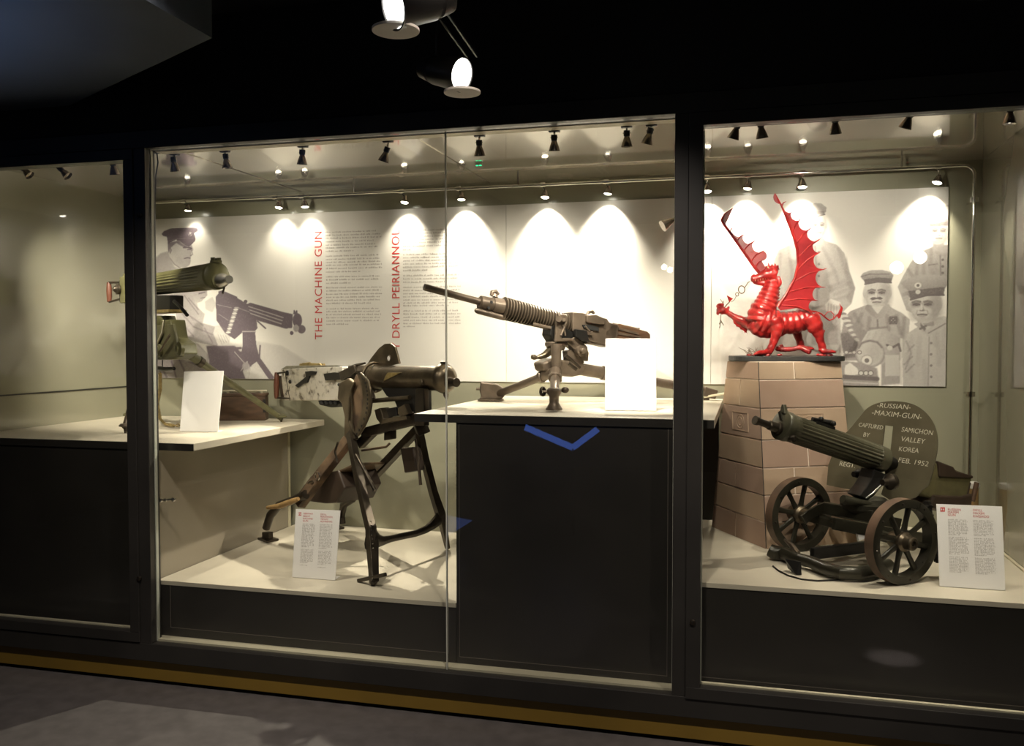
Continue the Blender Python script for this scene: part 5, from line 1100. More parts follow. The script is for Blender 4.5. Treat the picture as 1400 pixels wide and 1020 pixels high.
MB().tube([jb + axj * 0.01 - Z * rb * 1.05, jb + axj * 0.014 - Z * rb * 1.3, jb + axj * 0.02 - Z * rb * 1.62], [0.012, 0.014, 0.006], 10).build('drain_plug', M['steel_tan'], jk, smooth=True)
q = GB(577, 522.5, ra * 0.98); MB().lathe(q, n_, [(-0.004, 0.013), (0.006, 0.013), (0.012, 0.008)], 14).build('filler_plug', M['bronze'], jk, smooth=True)
MB().prism([GB(525, 521.5, ra * 0.94), GB(549, 509.5, ra * 0.94), GB(531, 509.5, ra * 0.94), GB(528, 514, ra * 0.94)], n_ * 0.012).build('steam_bracket', M['brass'], jk, bevel=0.002)
mb = MB(); px_plate(mb, GB, [(497, 507), (508, 490), (519, 476), (527, 470), (535, 469.5), (541, 474), (544, 485), (547, 497), (535, 500), (522, 503), (512, 515), (500, 524)], -0.03, 0.014); pl_ = mb.build('armour_plate', M['bronze'], t, bevel=0.003)
q = GB(532, 490, -0.0215); MB().lathe(q, n_, [(-0.002, 3.4 * kb), (0.0025, 3.4 * kb)], 16).build('sight_hole', M['poster'], pl_)
MB().torus(q + n_ * 0.001, n_, 3.9 * kb, 0.0035, 18, 6).build('hole_rim', M['bronze'], pl_, smooth=True)
mb = MB(); px_tube(mb, GB, [(510, 500, 1.2, 0.03), (508, 525, 1.2, 0.04)]); mb.build('guard_rod', M['steel_silver'], t, smooth=True)
for r_, s_ in ((1.35, -0.028), (1.22, -0.045)): MB().torus(ja + axj * s_, axj, ra * r_ * 0.9, 0.008, 32, 8).build('jacket_ring', M['bronze'], jk, smooth=True)
# cradle under the jacket
mb = MB(); px_plate(mb, GB, [(528, 529), (582, 528), (583, 575), (562, 578), (552, 560), (547, 548), (536, 541)], 0.0, 0.075); mb.build('cradle', M['gun_black'], t, bevel=0.006)
mb = MB(); px_plate(mb, GB, [(571, 531), (583, 531), (584, 582), (570, 582)], 0.05, 0.03); mb.build('cradle_post', M['steel_dark'], t, bevel=0.005)
mb = MB(); px_tube(mb, GB, [(500, 549, 3.2, 0.05), (560, 543.5, 3.2, 0.05)]); mb.build('cross_rod', M['bronze'], t, smooth=True)
mb = MB(); px_tube(mb, GB, [(507, 536, 4, 0.05), (510, 543, 4, 0.05), (505, 549, 3, 0.05)]); mb.build('trunnion_clamp', M['steel_tan'], t, smooth=True)
mb = MB(); px_plate(mb, GB, [(518, 560), (526, 557), (531, 572), (548, 569), (561, 568), (562, 573), (546, 576), (527, 580), (521, 572)], 0.05, 0.06); mb.build('ammunition_tray', M['bronze'], t, bevel=0.003)
mb = MB(); px_plate(mb, GB, [(526, 560), (546, 556), (548, 568), (532, 571)], 0.02, 0.05); mb.build('tray_block', M['gun_black'], t, bevel=0.003)
mb = MB(); px_plate(mb, GB, [(547, 558), (556, 552), (562, 566), (552, 570), (547, 566)], 0.06, 0.03); mb.build('tray_cheek', M['bronze'], t, bevel=0.003)
# elevating quadrant with pierced rim
qd = MB(); px_plate(qd, GB, [(488, 512), (494, 520), (500, 540), (501, 560), (496, 580), (489, 594), (483, 592), (480, 575), (481, 550), (480, 532)], 0.10, 0.012); qd.build('quadrant_plate', M['plank'], t, bevel=0.003)
ro_ = [(493, 510), (503, 521), (506, 531), (507, 541), (507, 553), (505, 566), (497, 585), (490, 595.5)]
ri_ = [(490, 511.7), (496, 525), (498, 535), (499, 546), (498.5, 556), (496, 566), (491, 582), (486, 591.5)]
rimp = [((a_[0] * 0.45 + b_[0] * 0.55), (a_[1] + b_[1]) / 2) for a_, b_ in zip(ro_, ri_)]
qb = MB()
for i_ in range(len(ro_) - 1): qb.prism([GB(*ro_[i_], 0.118), GB(*ro_[i_ + 1], 0.118), GB(*ri_[i_ + 1], 0.118), GB(*ri_[i_], 0.118)], n_ * 0.022)
qr = qb.build('quadrant_rim', M['bronze'], t)
MB().tube([GB(x, y, 0.128) for x, y in ro_], 1.6 * kb, 10).build('rim_bead', M['bronze'], t, smooth=True)
for k in range(14):
    f = k / 13 * (len(rimp) - 1); i = min(int(f), len(rimp) - 2); a = lerp(V((*rimp[i], 0)), V((*rimp[i + 1], 0)), f - i)
    MB().beam(GB(a.x, a.y - 1.6, 0.1295), GB(a.x + 0.2, a.y + 1.6, 0.1295), 0.004, 1.8 * kb, up=d_).build('rim_slot', M['black'], qr)
mb = MB(); px_tube(mb, GB, [(485, 522, 1.6, 0.12), (480, 534, 1.6, 0.12), (482, 555, 1.6, 0.12), (481, 575, 1.6, 0.12), (484, 592, 1.8, 0.12)]); mb.build('quadrant_spine', M['bronze'], t, smooth=True)
# near front leg, with broad head
lg = MB(); px_plate(lg, GB, [(466, 524), (478, 517), (486, 523), (481, 545), (480, 575), (488, 600), (481, 606), (473, 596), (474, 570), (470, 552), (464, 545)], 0.11, 0.03); lg.build('leg_head', M['bronze'], t, bevel=0.006)
def sl(off0, off1, y0=590, y1=800): return lambda x, y: GB(x, y, off0 + (off1 - off0) * (y - y0) / (y1 - y0))
SN = lambda x, y, o=0: GB(x, y, 0.11 + (0.36 - 0.11) * max(0, (y - 600) / 203.0) + o)
SF = lambda x, y, o=0: GB(x, y, -0.10 - 0.26 * max(0, (y - 585) / 167.0) + o)
pts_n = [(479, 592), (488, 640), (499, 690), (507, 722), (509, 745), (511.5, 796)]
leg1 = MB().tube([SN(x, y) for x, y in pts_n], [5.2 * kb, 5.4 * kb, 5.4 * kb, 5.8 * kb, 6.4 * kb, 4.8 * kb], 4, up=tuple(n_)).build('leg', M['steel_dark'], t, bevel=0.002)
for k in range(7): 
    q = SN(507 + k * 0.4, 713 + k * 6.0, 5.2 * mpp(SN(507, 730))); MB().ball(q, 0.0048, 8).build('rivet', M['chrome'], leg1, smooth=True)
foot_p = at_z(510, 802, ZDL) + V((0, 0, 0.004))
MB().lathe(SN(511, 782), (foot_p - SN(511, 782)), [(0, 0.02), (0.05, 0.018), ((foot_p - SN(511, 782)).length - 0.002, 0.010)], 12).build('foot_spike', M['steel_dark'], leg1, smooth=True)
MB().beam(SN(490, 794, 0.01), SN(527, 785.5, 0.01), 0.02, 0.018).build('foot_bar', M['steel_dark'], leg1, bevel=0.004)
pts_f = [(572, 585), (580, 625), (592, 672), (602, 703), (606, 720), (612, 750)]
leg2 = MB().tube([SF(x, y) for x, y in pts_f], [5.0 * kb, 5.0 * kb, 5.2 * kb, 6.0 * kb, 4.6 * kb, 3.0 * kb], 4, up=tuple(n_)).build('leg', M['steel_dark'], t, bevel=0.002)
cb_ = [(506, 736, 17), (511, 738, 13.5), (517, 740, 9.5), (524, 739.5, 6.5), (533, 737, 5), (548, 733.5, 4.8), (568, 729.5, 4.8), (582, 724, 5.6), (590, 718.5, 7), (597, 712, 9), (603, 706, 12)]
A_, B_ = SN(508, 737), SF(602, 706)
Q = []
for i, (x, y, r) in enumerate(cb_):
    f = (x - 508) / 94.0; base = A_ + (B_ - A_) * f; nrm_ = (B_ - A_).cross(Z).normalized(); Q.append(at_plane(x, y, A_, nrm_))
MB().tube(Q, [c[2] * mpp(q) for c, q in zip(cb_, Q)], 12, sq=(1.0, 0.5), up=tuple((B_ - A_).cross(Z).normalized())).build('cross_brace', M['steel_dark'], t, smooth=True)
# slanting rails of the sled and what hangs between them
r1 = MB(); px_tube(r1, lambda x, y, o=0: GB(x, y, 0.10 + 0.16 * max(0, (600 - y) / -100.0)), [(483, 588, 6.6), (478, 600, 7), (440, 648, 7.4), (409, 690, 7.4)], 4, up=tuple(n_)); r1.build('rail', M['plank'], t, bevel=0.004)
r2 = MB(); px_tube(r2, lambda x, y, o=0: GB(x, y, -0.10 - 0.12 * max(0, (y - 580) / 110.0)), [(580, 578, 6), (540, 620, 6), (505, 657, 6), (485, 680, 5)], 4, up=tuple(n_)); r2.build('rail', M['steel_dark'], t, bevel=0.004)
mb = MB(); mb.beam(GB(498, 592, 0.06), GB(578, 571, 0.02), 0.05, 13 * kb); mb.build('top_beam', M['steel_dark'], t, bevel=0.004)
mb = MB(); mb.beam(GB(492, 608, 0.07), GB(512, 588, 0.05), 0.04, 12 * kb); mb.build('knee_brace', M['steel_dark'], t, bevel=0.004)
mb = MB(); mb.beam(GB(566, 560, 0.0), GB(579, 592, -0.04), 0.12, 16 * kb); mb.build('front_block', M['steel_dark'], t, bevel=0.006)
mb = MB(); px_tube(mb, GB, [(494, 616, 1.8, 0.05), (528, 611, 1.8, -0.05), (533, 606, 1.8, -0.07)]); mb.build('brace_rod', M['plank'], t, smooth=True)
mb = MB(); px_plate(mb, GB, [(529, 590), (538, 588), (538, 600), (529, 602)], 0.02, 0.04); mb.build('lug', M['steel_dark'], t, bevel=0.003)
mb = MB(); mb.add([GB(448, 640, 0.12), GB(500, 622, 0.12), GB(500, 632, -0.13), GB(527, 634, -0.13), GB(434, 668, 0.14), GB(490, 655, -0.16)], [(0, 1, 3, 5, 4)])
mb = MB(); mb.prism([GB(440, 655, 0.14), GB(487, 634, 0.12), GB(526, 633, -0.13), GB(490, 668, -0.17)], V((0, 0, 0.012))); mb.build('seat_board', M['plank'], t, bevel=0.003)
mb = MB(); mb.prism([GB(x, y, 0.02) for x, y in ((427, 678), (450, 648), (488, 640), (497, 664), (486, 684), (470, 685), (440, 681))], n_ * 0.24); mb.build('tool_box', M['leather'], t, bevel=0.008)
mb = MB(); px_tube(mb, GB, [(487, 622, 2.2, 0.16), (499, 644, 2.6, 0.17), (513, 671, 2.8, 0.17)]); mb.build('hanging_lever', M['steel_dark'], t, smooth=True)
mb = MB(); px_plate(mb, GB, [(553, 612), (570, 611), (575, 643), (559, 646)], -0.10, 0.06); mb.build('hanging_pouch', M['leather'], t, bevel=0.006)
mb = MB(); px_tube(mb, GB, [(568, 600, 1.6, -0.05), (572, 630, 2.2, -0.05), (575, 663, 2.2, -0.05)]); mb.build('hanging_lever', M['steel_tan'], t, smooth=True)
mb = MB(); px_tube(mb, lambda x, y, o=0: GB(x, y, 0.2), [(462, 605, 1.6), (458, 617, 1.6), (461, 632, 1.4)]); mb.build('hook', M['steel_dark'], t, smooth=True)
MB().torus(GB(434, 651, 0.22), n_, 5.5 * kb, 0.0035, 18, 6).build('ring', M['chrome'], t, smooth=True)
mb = MB(); px_tube(mb, lambda x, y, o=0: GB(x, y, 0.22), [(419, 664, 2.2), (424, 660, 2.6), (429, 658, 2)]); mb.build('clip', M['chrome'], t, smooth=True)
# rear legs and shoes
rn = [(418, 676, 6.5, 0.25), (400, 684, 5.5, 0.27), (382, 691, 6, 0.28), (370, 704, 6, 0.28), (364, 722, 5.5, 0.28)]
mb = MB(); px_tube(mb, GB, rn, 12); lr = mb.build('rear_leg', M['steel_dark'], t, smooth=True)
mb = MB(); px_tube(mb, GB, [(366, 694, 2.6, 0.30), (382, 692, 4, 0.30), (400, 685, 3.8, 0.30), (408, 682, 2.6, 0.29)], 14); mb.build('wrapped_handle', M['wood_tan'], lr, smooth=True)
def shoe(c, ax, L, W, par):
    ax = V(ax).normalized(); sd2 = V((-ax.y, ax.x, 0)); a = c - ax * L / 2
    P = [a - sd2 * W / 2, a + sd2 * W / 2, a + ax * L + sd2 * W / 2, a + ax * L - sd2 * W / 2]
    MB().prism([p + V((0, 0, 0.008)) for p in P], V((0, 0, 0.014))).build('shoe', M['steel_dark'], par, bevel=0.003)
    MB().beam(c - ax * L * 0.3 + V((0, 0, 0.03)), c + ax * L * 0.3 + V((0, 0, 0.03)), W * 0.6, 0.035, w2=W * 0.4, h2=0.05).build('shoe_block', M['steel_dark'], par, bevel=0.005)
fl_ = at_z(363, 738, ZDL) + d_ * 0.03; shoe(fl_, d_, 0.11, 0.075, lr)
rf = [(482, 682, 5.5, -0.24), (470, 690, 5, -0.26), (467, 705, 4.6, -0.28), (468, 716, 4.6, -0.28)]
mb = MB(); px_tube(mb, GB, rf, 12); lr = mb.build('rear_leg', M['steel_dark'], t, smooth=True)
fl_ = at_z(468, 721, ZDL) + n_ * 0.05; shoe(fl_, d_, 0.11, 0.06, lr)

# ------------------------------------------------------------------ gun C: ribbed-barrel gun on the middle plinth
GC = VPlane(-0.69, 4.55, 0.745, 0.67)
t = thing('ribbed_machine_gun', 'brown-grey machine gun with a ribbed barrel on a low tripod, on the middle plinth', 'machine gun', (-0.9, 4.4, ZM))
n_ = GC.n; kc = mpp(GC(760, 440))
a0, a1 = GC(580, 392.5), GC(655, 412.5); axc = (a1 - a0).normalized(); kd = mpp(a0); ke = mpp(a1)
Lb = (a1 - a0).length
MB().lathe(a0, axc, [(0, 2.2 * kd), (0, 4.6 * kd), (0.012, 4.9 * kd), (0.05, 4.7 * kd), (Lb, 5.0 * ke), (Lb + 0.05, 5.2 * ke)], 24).build('barrel', M['steel_tan'], t, smooth=True)
c0_, c1_ = GC(655, 413.5), GC(686, 420); 
MB().lathe(c0_, (c1_ - c0_), [(0, 6.5 * ke), (0.004, 9.6 * ke), (0.02, 10 * ke), ((c1_ - c0_).length * 0.55, 10 * ke), ((c1_ - c0_).length * 0.56, 11.2 * ke), ((c1_ - c0_).length, 12 * ke)], 28).build('gas_block', M['steel_tan'], t, smooth=True)
for x, y in ((672, 413), (668, 421)):
    q = GC(x, y, 10 * ke); MB().lathe(q, n_, [(-0.006, 2 * ke), (0.002, 2 * ke)], 12).build('port', M['black'], t)
mb = MB(); px_tube(mb, GC, [(649, 424.5, 1.6, 0.012), (651, 424.7, 3.4, 0.012), (655, 425.6, 4.2, 0.012), (676, 431, 4.2, 0.012), (690, 434.5, 4.0, 0.012)], 18); mb.build('gas_cylinder', M['steel_tan'], t, smooth=True)
mb = MB(); px_tube(mb, GC, [(672, 404, 2.6), (672.5, 399.5, 2.8), (678, 398.5, 2.8), (681, 403, 2.6)]); px_tube(mb, GC, [(676, 406, 5), (677, 402, 3.4)]); mb.build('front_sight', M['steel_tan'], t, smooth=True)
f0_, f1_ = GC(688, 421.5), GC(776, 443.5); axf = (f1_ - f0_).normalized(); Lf = (f1_ - f0_).length
dr = MB().lathe(f0_ - axf * 0.004, axf, [(0, 8 * kc), (Lf, 8 * kc)], 24).build('barrel_core', M['steel_dark'], t, smooth=True)
NF = 24
for i in range(NF):
    f = i / (NF - 1); p_ = f0_ + axf * (Lf * f); r_ = lerp(15.8, 13.2, f) * mpp(p_); w_ = Lf / NF * 0.27
    MB().lathe(p_, axf, [(-w_, r_ * 0.6), (-w_, r_ * 0.93), (-w_ * 0.6, r_), (w_ * 0.6, r_), (w_, r_ * 0.93), (w_, r_ * 0.6)], 36).build('cooling_fin', M['fin'], dr, smooth=True)
mb = MB(); px_tube(mb, GC, [(728, 443, 3, 0.03), (757, 450, 3.2, 0.03)], 12); mb.build('gas_tube', M['steel_tan'], t, smooth=True)
# trunnion bracket
mb = MB()
for s in (-1, 1): px_plate(mb, GC, [(764, 430), (773, 430), (775, 440), (768, 452), (767, 462), (779, 462), (786, 466), (758, 467), (760, 440)], s * 0.062, 0.014)
mb.build('trunnion_cheek', M['steel_tan'], t, bevel=0.003)
mb = MB(); px_tube(mb, GC, [(764, 436, 4.2, 0.066), (764, 436, 4.2, 0.09)]); px_tube(mb, GC, [(771, 437, 2.6, 0.066), (771, 437, 2.6, 0.095)]); mb.build('trunnion_pin', M['steel_tan'], t, smooth=True)
mb = MB(); px_tube(mb, GC, [(767, 459, 1.5, 0.075), (774, 441, 1.5, 0.075)]); px_tube(mb, GC, [(773, 459, 1.2, 0.075), (770, 444, 1.2, 0.075)]); mb.build('brace_rib', M['steel_tan'], t, smooth=True)
# receiver
rcv = MB(); px_plate(rcv, GC, [(776, 427), (790, 428), (800, 431), (823, 436), (826, 441), (839, 445), (834, 464), (829, 473), (812, 470), (800, 467), (790, 458), (776, 453)], 0.0, 0.10); rcv = rcv.build('receiver', M['steel_tan'], t, bevel=0.005)
rg0, rg1 = GC(776, 439), GC(797, 445); MB().lathe(rg0, rg1 - rg0, [(0, 12 * kc), (0.01, 12.6 * kc), (0.05, 12.6 * kc), ((rg1 - rg0).length, 11.5 * kc)], 26).build('barrel_nut', M['steel_dark'], t, smooth=True)
mb = MB(); px_plate(mb, GC, [(797, 431), (810, 430), (823, 436), (822, 444), (808, 443), (798, 441)], 0.035, 0.07); mb.build('top_cover', M['steel_tan'], rcv, bevel=0.006)
mb = MB(); px_plate(mb, GC, [(796, 444), (806, 444), (818, 448), (818, 453), (806, 451), (798, 449)], 0.052, 0.012); mb.build('feed_opening', M['black'], rcv)
mb = MB(); px_plate(mb, GC, [(796, 453), (800, 451), (806, 455), (810, 453), (809, 458), (803, 458)], 0.058, 0.016); px_tube(mb, GC, [(800, 446, 1.4, 0.06), (806, 453, 1.4, 0.06)]); mb.build('feed_pawl', M['steel_tan'], rcv)
mb = MB(); px_plate(mb, GC, [(790, 461), (797, 463), (829, 470), (828, 475), (810, 471), (793, 470)], 0.0, 0.085); mb.build('lower_frame', M['steel_tan'], rcv, bevel=0.003)
mb = MB(); px_plate(mb, GC, [(780, 450), (796, 452), (799, 468), (788, 466), (780, 460)], 0.02, 0.10); mb.build('feed_well', M['gun_black'], rcv, bevel=0.004)
mb = MB(); px_tube(mb, GC, [(803, 430, 2.2), (805, 426.5, 2.4), (810, 425.8, 2.4), (812, 429, 2)]); mb.build('rear_sight', M['steel_tan'], t, smooth=True)
mb = MB(); px_plate(mb, GC, [(824, 441), (838, 444), (837, 462), (829, 463), (820, 458)], 0.0, 0.10); mb.build('rear_block', M['steel_tan'], t, bevel=0.004)
mb = MB(); px_plate(mb, GC, [(836, 443), (842, 442.5), (880, 453.5), (883.5, 457), (883.5, 463.5), (850, 463.5), (832, 463.5)], 0.0, 0.075); mb.build('stock', M['wood_brown'], t, bevel=0.005)
mb = MB(); px_plate(mb, GC, [(838, 445.5), (873, 455), (873, 458), (838, 449)], 0.040, 0.006); px_plate(mb, GC, [(836, 453), (876, 460), (876, 462), (835, 456)], 0.040, 0.006); mb.build('stock_rib', M['steel_tan'], t)
mb = MB(); px_tube(mb, GC, [(838, 443, 1.8), (860, 447.5, 2.0), (873, 450.5, 2.0), (874, 448.5, 1.2)]); mb.build('cocking_handle', M['steel_tan'], t, smooth=True)
# pintle and elevating gear
hdp = GC(760, 478); 
MB().lathe(V((hdp.x, hdp.y, GC(760, 467).z)), (0, 0, -1), [(0, 0.05), (0.006, 0.055), (0.02, 0.055), (0.024, 0.05), (0.045, 0.04)], 26).build('turntable', M['steel_tan'], t, smooth=True)
mb = MB(); px_plate(mb, GC, [(748, 446), (760, 444), (790, 462), (792, 468), (752, 468), (746, 458)], 0.0, 0.085); mb.build('cradle', M['gun_black'], t, bevel=0.005)
mb = MB(); px_plate(mb, GC, [(770, 468), (784, 459), (799, 474), (800, 481), (786, 482)], 0.02, 0.06); mb.build('elevating_bracket', M['steel_tan'], t, bevel=0.004)
q = GC(794, 480, 0.06); MB().lathe(q, n_, [(-0.03, 7 * kc), (0, 7.4 * kc), (0.012, 7.4 * kc), (0.014, 4.5 * kc), (0.03, 4 * kc), (0.034, 2.4 * kc)], 22).build('elevating_knob', M['steel_tan'], t, smooth=True)
mb = MB(); px_plate(mb, GC, [(798, 472), (803, 482), (802, 494), (792, 493), (790, 484)], 0.0, 0.03); px_plate(mb, GC, [(772, 480), (778, 478), (796, 495), (790, 500), (774, 498)], 0.01, 0.05); mb.build('elevating_frame', M['steel_tan'], t, bevel=0.003)
mb = MB(); px_tube(mb, GC, [(773, 486, 3, 0.03), (784, 496, 3.4, 0.03), (792, 503, 3.4, 0.03)]); px_tube(mb, GC, [(776, 497, 4, 0.03), (787, 505, 4, 0.03)]); mb.build('elevating_screw', M['steel_dark'], t, smooth=True)
mb = MB(); px_tube(mb, GC, [(727, 488, 3, 0.02), (731, 488.5, 3.8, 0.02), (734, 489, 2.2, 0.02), (738, 488, 3.6, 0.02), (742, 486.5, 4, 0.02), (744, 486, 4.6, 0.02), (749, 482, 5.6, 0.01), (755, 479, 6, 0.0)], 14); mb.build('traverse_handle', M['bronze'], t, smooth=True)
# tripod
colr = GC(760.5, 480, 0.075); kcol = mpp(colr)
ztop, zbot = GC(760, 470).z, GC(760, 510).z
hub = V((colr.x, colr.y, 0))
MB().lathe(V((colr.x, colr.y, ztop)), (0, 0, -1), [(0, 7.2 * kcol), (0.01, 7.2 * kcol), (ztop - zbot, 6.6 * kcol), (ztop - zbot + 0.004, 8 * kcol), (ztop - zbot + 0.04, 7.6 * kcol)], 24).build('column', M['steel_tan'], t, smooth=True)
mb = MB(); px_plate(mb, GC, [(735, 496), (748, 490), (780, 494), (796, 500), (790, 512), (776, 515), (748, 512), (737, 506)], -0.01, 0.10); mb.build('leg_hub', M['steel_tan'], t, bevel=0.01)
def tleg(a, b, r0, r1, parts):
    a, b = V(a), V(b); d = (b - a).normalized(); L = (b - a).length
    lg = MB().tube([a, a + d * (L * 0.22), a + d * (L * 0.24), b], [r0 * 1.25, r0 * 1.25, r0, r1], 18).build('leg', M['steel_tan'], t, smooth=True)
    MB().lathe(a + d * (L * 0.2), d, [(0, r0 * 1.2), (0.004, r0 * 1.45), (0.022, r0 * 1.45), (0.026, r0 * 1.2)], 18).build('collar', M['steel_tan'], lg, smooth=True)
    return lg, d
ff = at_z(757.5, 562, ZM)
la, ld_ = tleg(V((colr.x, colr.y, zbot)) + V((0, -0.02, 0.01)), ff + V((0, 0, 0.06)), 6.2 * kcol, 5.8 * kcol, None)
kf = mpp(ff)
MB().lathe(ff + V((0, 0, 0.105)), (0, 0, -1), [(0, 6.4 * kf), (0.004, 9 * kf), (0.012, 10.5 * kf), (0.028, 9.6 * kf), (0.038, 7 * kf), (0.05, 6.6 * kf), (0.066, 6.4 * kf), (0.082, 9 * kf), (0.094, 11.6 * kf), (0.099, 11.4 * kf), (0.1005, 6 * kf)], 28).build('foot', M['steel_tan'], la, smooth=True)
for q_ in (ff + RR * (15 * kf) + V((0, 0, 0.095)),): MB().ball(q_, 4 * kf, 14, (1.4, 1, 1.1)).build('clamp_ear', M['steel_tan'], la, smooth=True)
hw = ff - RR * (15.5 * kf) + V((0, 0, 0.088)); MB().torus(hw, RR * 0.8 - FW * 0.6, 4.8 * kf, 2.3 * kf, 20, 8).build('hand_wheel', M['steel_dark'], la, smooth=True)
MB().tube([hw, ff + V((0, 0, 0.088))], 2.0 * kf, 10).build('wheel_shaft', M['steel_tan'], la, smooth=True)
fl = at_z(671, 548.5, ZM); kl = mpp(fl)
lb_, ld_ = tleg(V((colr.x, colr.y, zbot + 0.012)), fl + RR * 0.03 + V((0, 0, 0.035)), 5.6 * kcol, 5.4 * kcol, None)
fr_ = RR.copy(); fr_.z = 0; fr_.normalize(); fb = V((-fr_.y, fr_.x, 0))
cq = fl - V((0, 0, 0)); P = [cq + fr_ * (x * kl) + V((0, 0, z * kl)) for x, z in ((-16, 3), (15, 3), (21, 10), (17, 18), (8, 24), (-14, 27), (-15, 14), (-13, 7))]
MB().prism(P, fb * 0.06).build('foot', M['steel_tan'], lb_, bevel=0.006)
MB().lathe(cq + V((0, 0, 0.0012)), (0, 0, 1), [(0, 8 * kl), (0.003, 18 * kl), (0.010, 18 * kl), (0.014, 9 * kl)], 26).build('foot_plate', M['steel_tan'], lb_, smooth=True)
MB().tube([cq + fr_ * (-20 * kl) + V((0, 0, 17 * kl)), cq + fr_ * (-14 * kl) + V((0, 0, 17 * kl))], 0.008, 10).build('foot_pin', M['steel_tan'], lb_, smooth=True)
frr = at_y(966, 536, 4.86); frr = V((frr.x, frr.y, ZM + 0.05))
lc, ld_ = tleg(GC(784, 503, 0.0), frr, 7.0 * kcol, 6.2 * kcol, None)
MB().beam(frr - fr_ * 0.02, frr + fr_ * 0.05 - V((0, 0, 0.02)), 0.06, 0.05).build('foot', M['steel_tan'], lc, bevel=0.006)
MB().beam(V((frr.x - 0.01, frr.y, ZM + 0.018)), V((frr.x + 0.10, frr.y - 0.02, ZM + 0.038)), 0.05, 0.012).build('spade', M['sill'], lc, bevel=0.003)
MB().beam(V((frr.x, frr.y, ZM + 0.001)), V((frr.x, frr.y, ZM + 0.04)), 0.03, 0.03).build('spike', M['steel_tan'], lc)

# ------------------------------------------------------------------ gun D: shielded gun on spoked wheels, right deck
GD = VPlane(0.418, 4.087, -0.798, -0.603)
t = thing('wheeled_machine_gun', 'dark green machine gun with a lettered shield on two spoked wheels, on the right deck', 'machine gun', (0.418, 4.087, ZDR))
gd, gn = GD.d, GD.n
fc = GD(1068, 581); bc = GD(1202, 627); axd = (fc - bc).normalized(); k0 = mpp(fc); k1 = mpp(bc); LJ = (fc - bc).length
r0_, r1_ = 20.0 * k0, 17.6 * k1
rr = (r0_ + r1_) / 2
jk = MB().lathe(bc, axd, [(-0.02, rr * 0.5), (-0.018, rr * 0.98), (0.02, rr * 1.0), (0.034, rr), (0.036, rr, 1), (LJ * 0.5, rr, 1), (LJ - 0.07, rr, 1), (LJ - 0.066, rr * 1.0), (LJ - 0.03, rr * 1.0), (LJ - 0.028, rr * 1.08), (LJ, rr * 1.08), (LJ + 0.004, rr * 1.0), (LJ + 0.006, rr * 0.3)], 96, flutes=22, fl=0.10).build('water_jacket', M['green_gun'], t, smooth=True, angle=50)
mo = fc + axd * 0.004 - V((0, 0, rr * 0.30))
MB().lathe(mo, axd, [(0, rr * 0.46), (0.02, rr * 0.46), (0.024, rr * 0.36), (0.06, rr * 0.34), (0.064, rr * 0.27), (0.12, rr * 0.25), (0.123, rr * 0.32), (0.137, rr * 0.32), (0.137, rr * 0.13)], 24).build('muzzle', M['steel_dark'], jk, smooth=True)
sdd = axd.cross(V((0, 0, 1))).normalized(); sdd = sdd if sdd.dot(gn) > 0 else -sdd
MB().lathe(fc - axd * 0.02 + sdd * rr * 0.75 - V((0, 0, rr * 0.75)), (sdd - V((0, 0, 0.8))), [(0, rr * 0.3), (0.01, rr * 0.3), (0.014, rr * 0.2), (0.02, rr * 0.12)], 16).build('drain_plug', M['steel_dark'], jk, smooth=True)
q = fc - axd * 0.014 + V((0, 0, rr * 1.05)); MB().beam(q - V((0, 0, 0.01)), q + V((0, 0, 0.028)), 0.035, 0.02, w2=0.012, h2=0.016, up=axd).build('front_sight', M['green_gun'], jk, bevel=0.003)
q = fc + axd * 0.004 + V((0, 0, rr * 0.62)); MB().beam(q - V((0, 0, 0.018)) + sdd * 0.006, q + V((0, 0, 0.018)) - sdd * 0.008, 0.012, 0.006, up=axd).build('cap_latch', M['green_dark'], jk)
hp = GD(1128, 584); hp = bc + axd * ((hp - bc).dot(axd)) + V((0, 0, rr * 1.0))
hm = MB(); hm.beam(hp + axd * 0.05 + V((0, 0, 0.0)), hp - axd * 0.05, 0.05, 0.014, up=(0, 0, 1)); hm.tube([hp + axd * 0.055 + V((0, 0, 0.012)), hp + V((0, 0, 0.016)), hp - axd * 0.05 + V((0, 0, 0.022))], [0.008, 0.011, 0.014], 10)
hm.build('filler_hatch', M['gun_black'], jk, smooth=True)
for s in (-0.5, 0.9): MB().ball(hp - axd * 0.05 * s + V((0, 0, 0.02)) + sdd * 0.02, 0.012, 10).build('hatch_knob', M['gun_black'], jk, smooth=True)
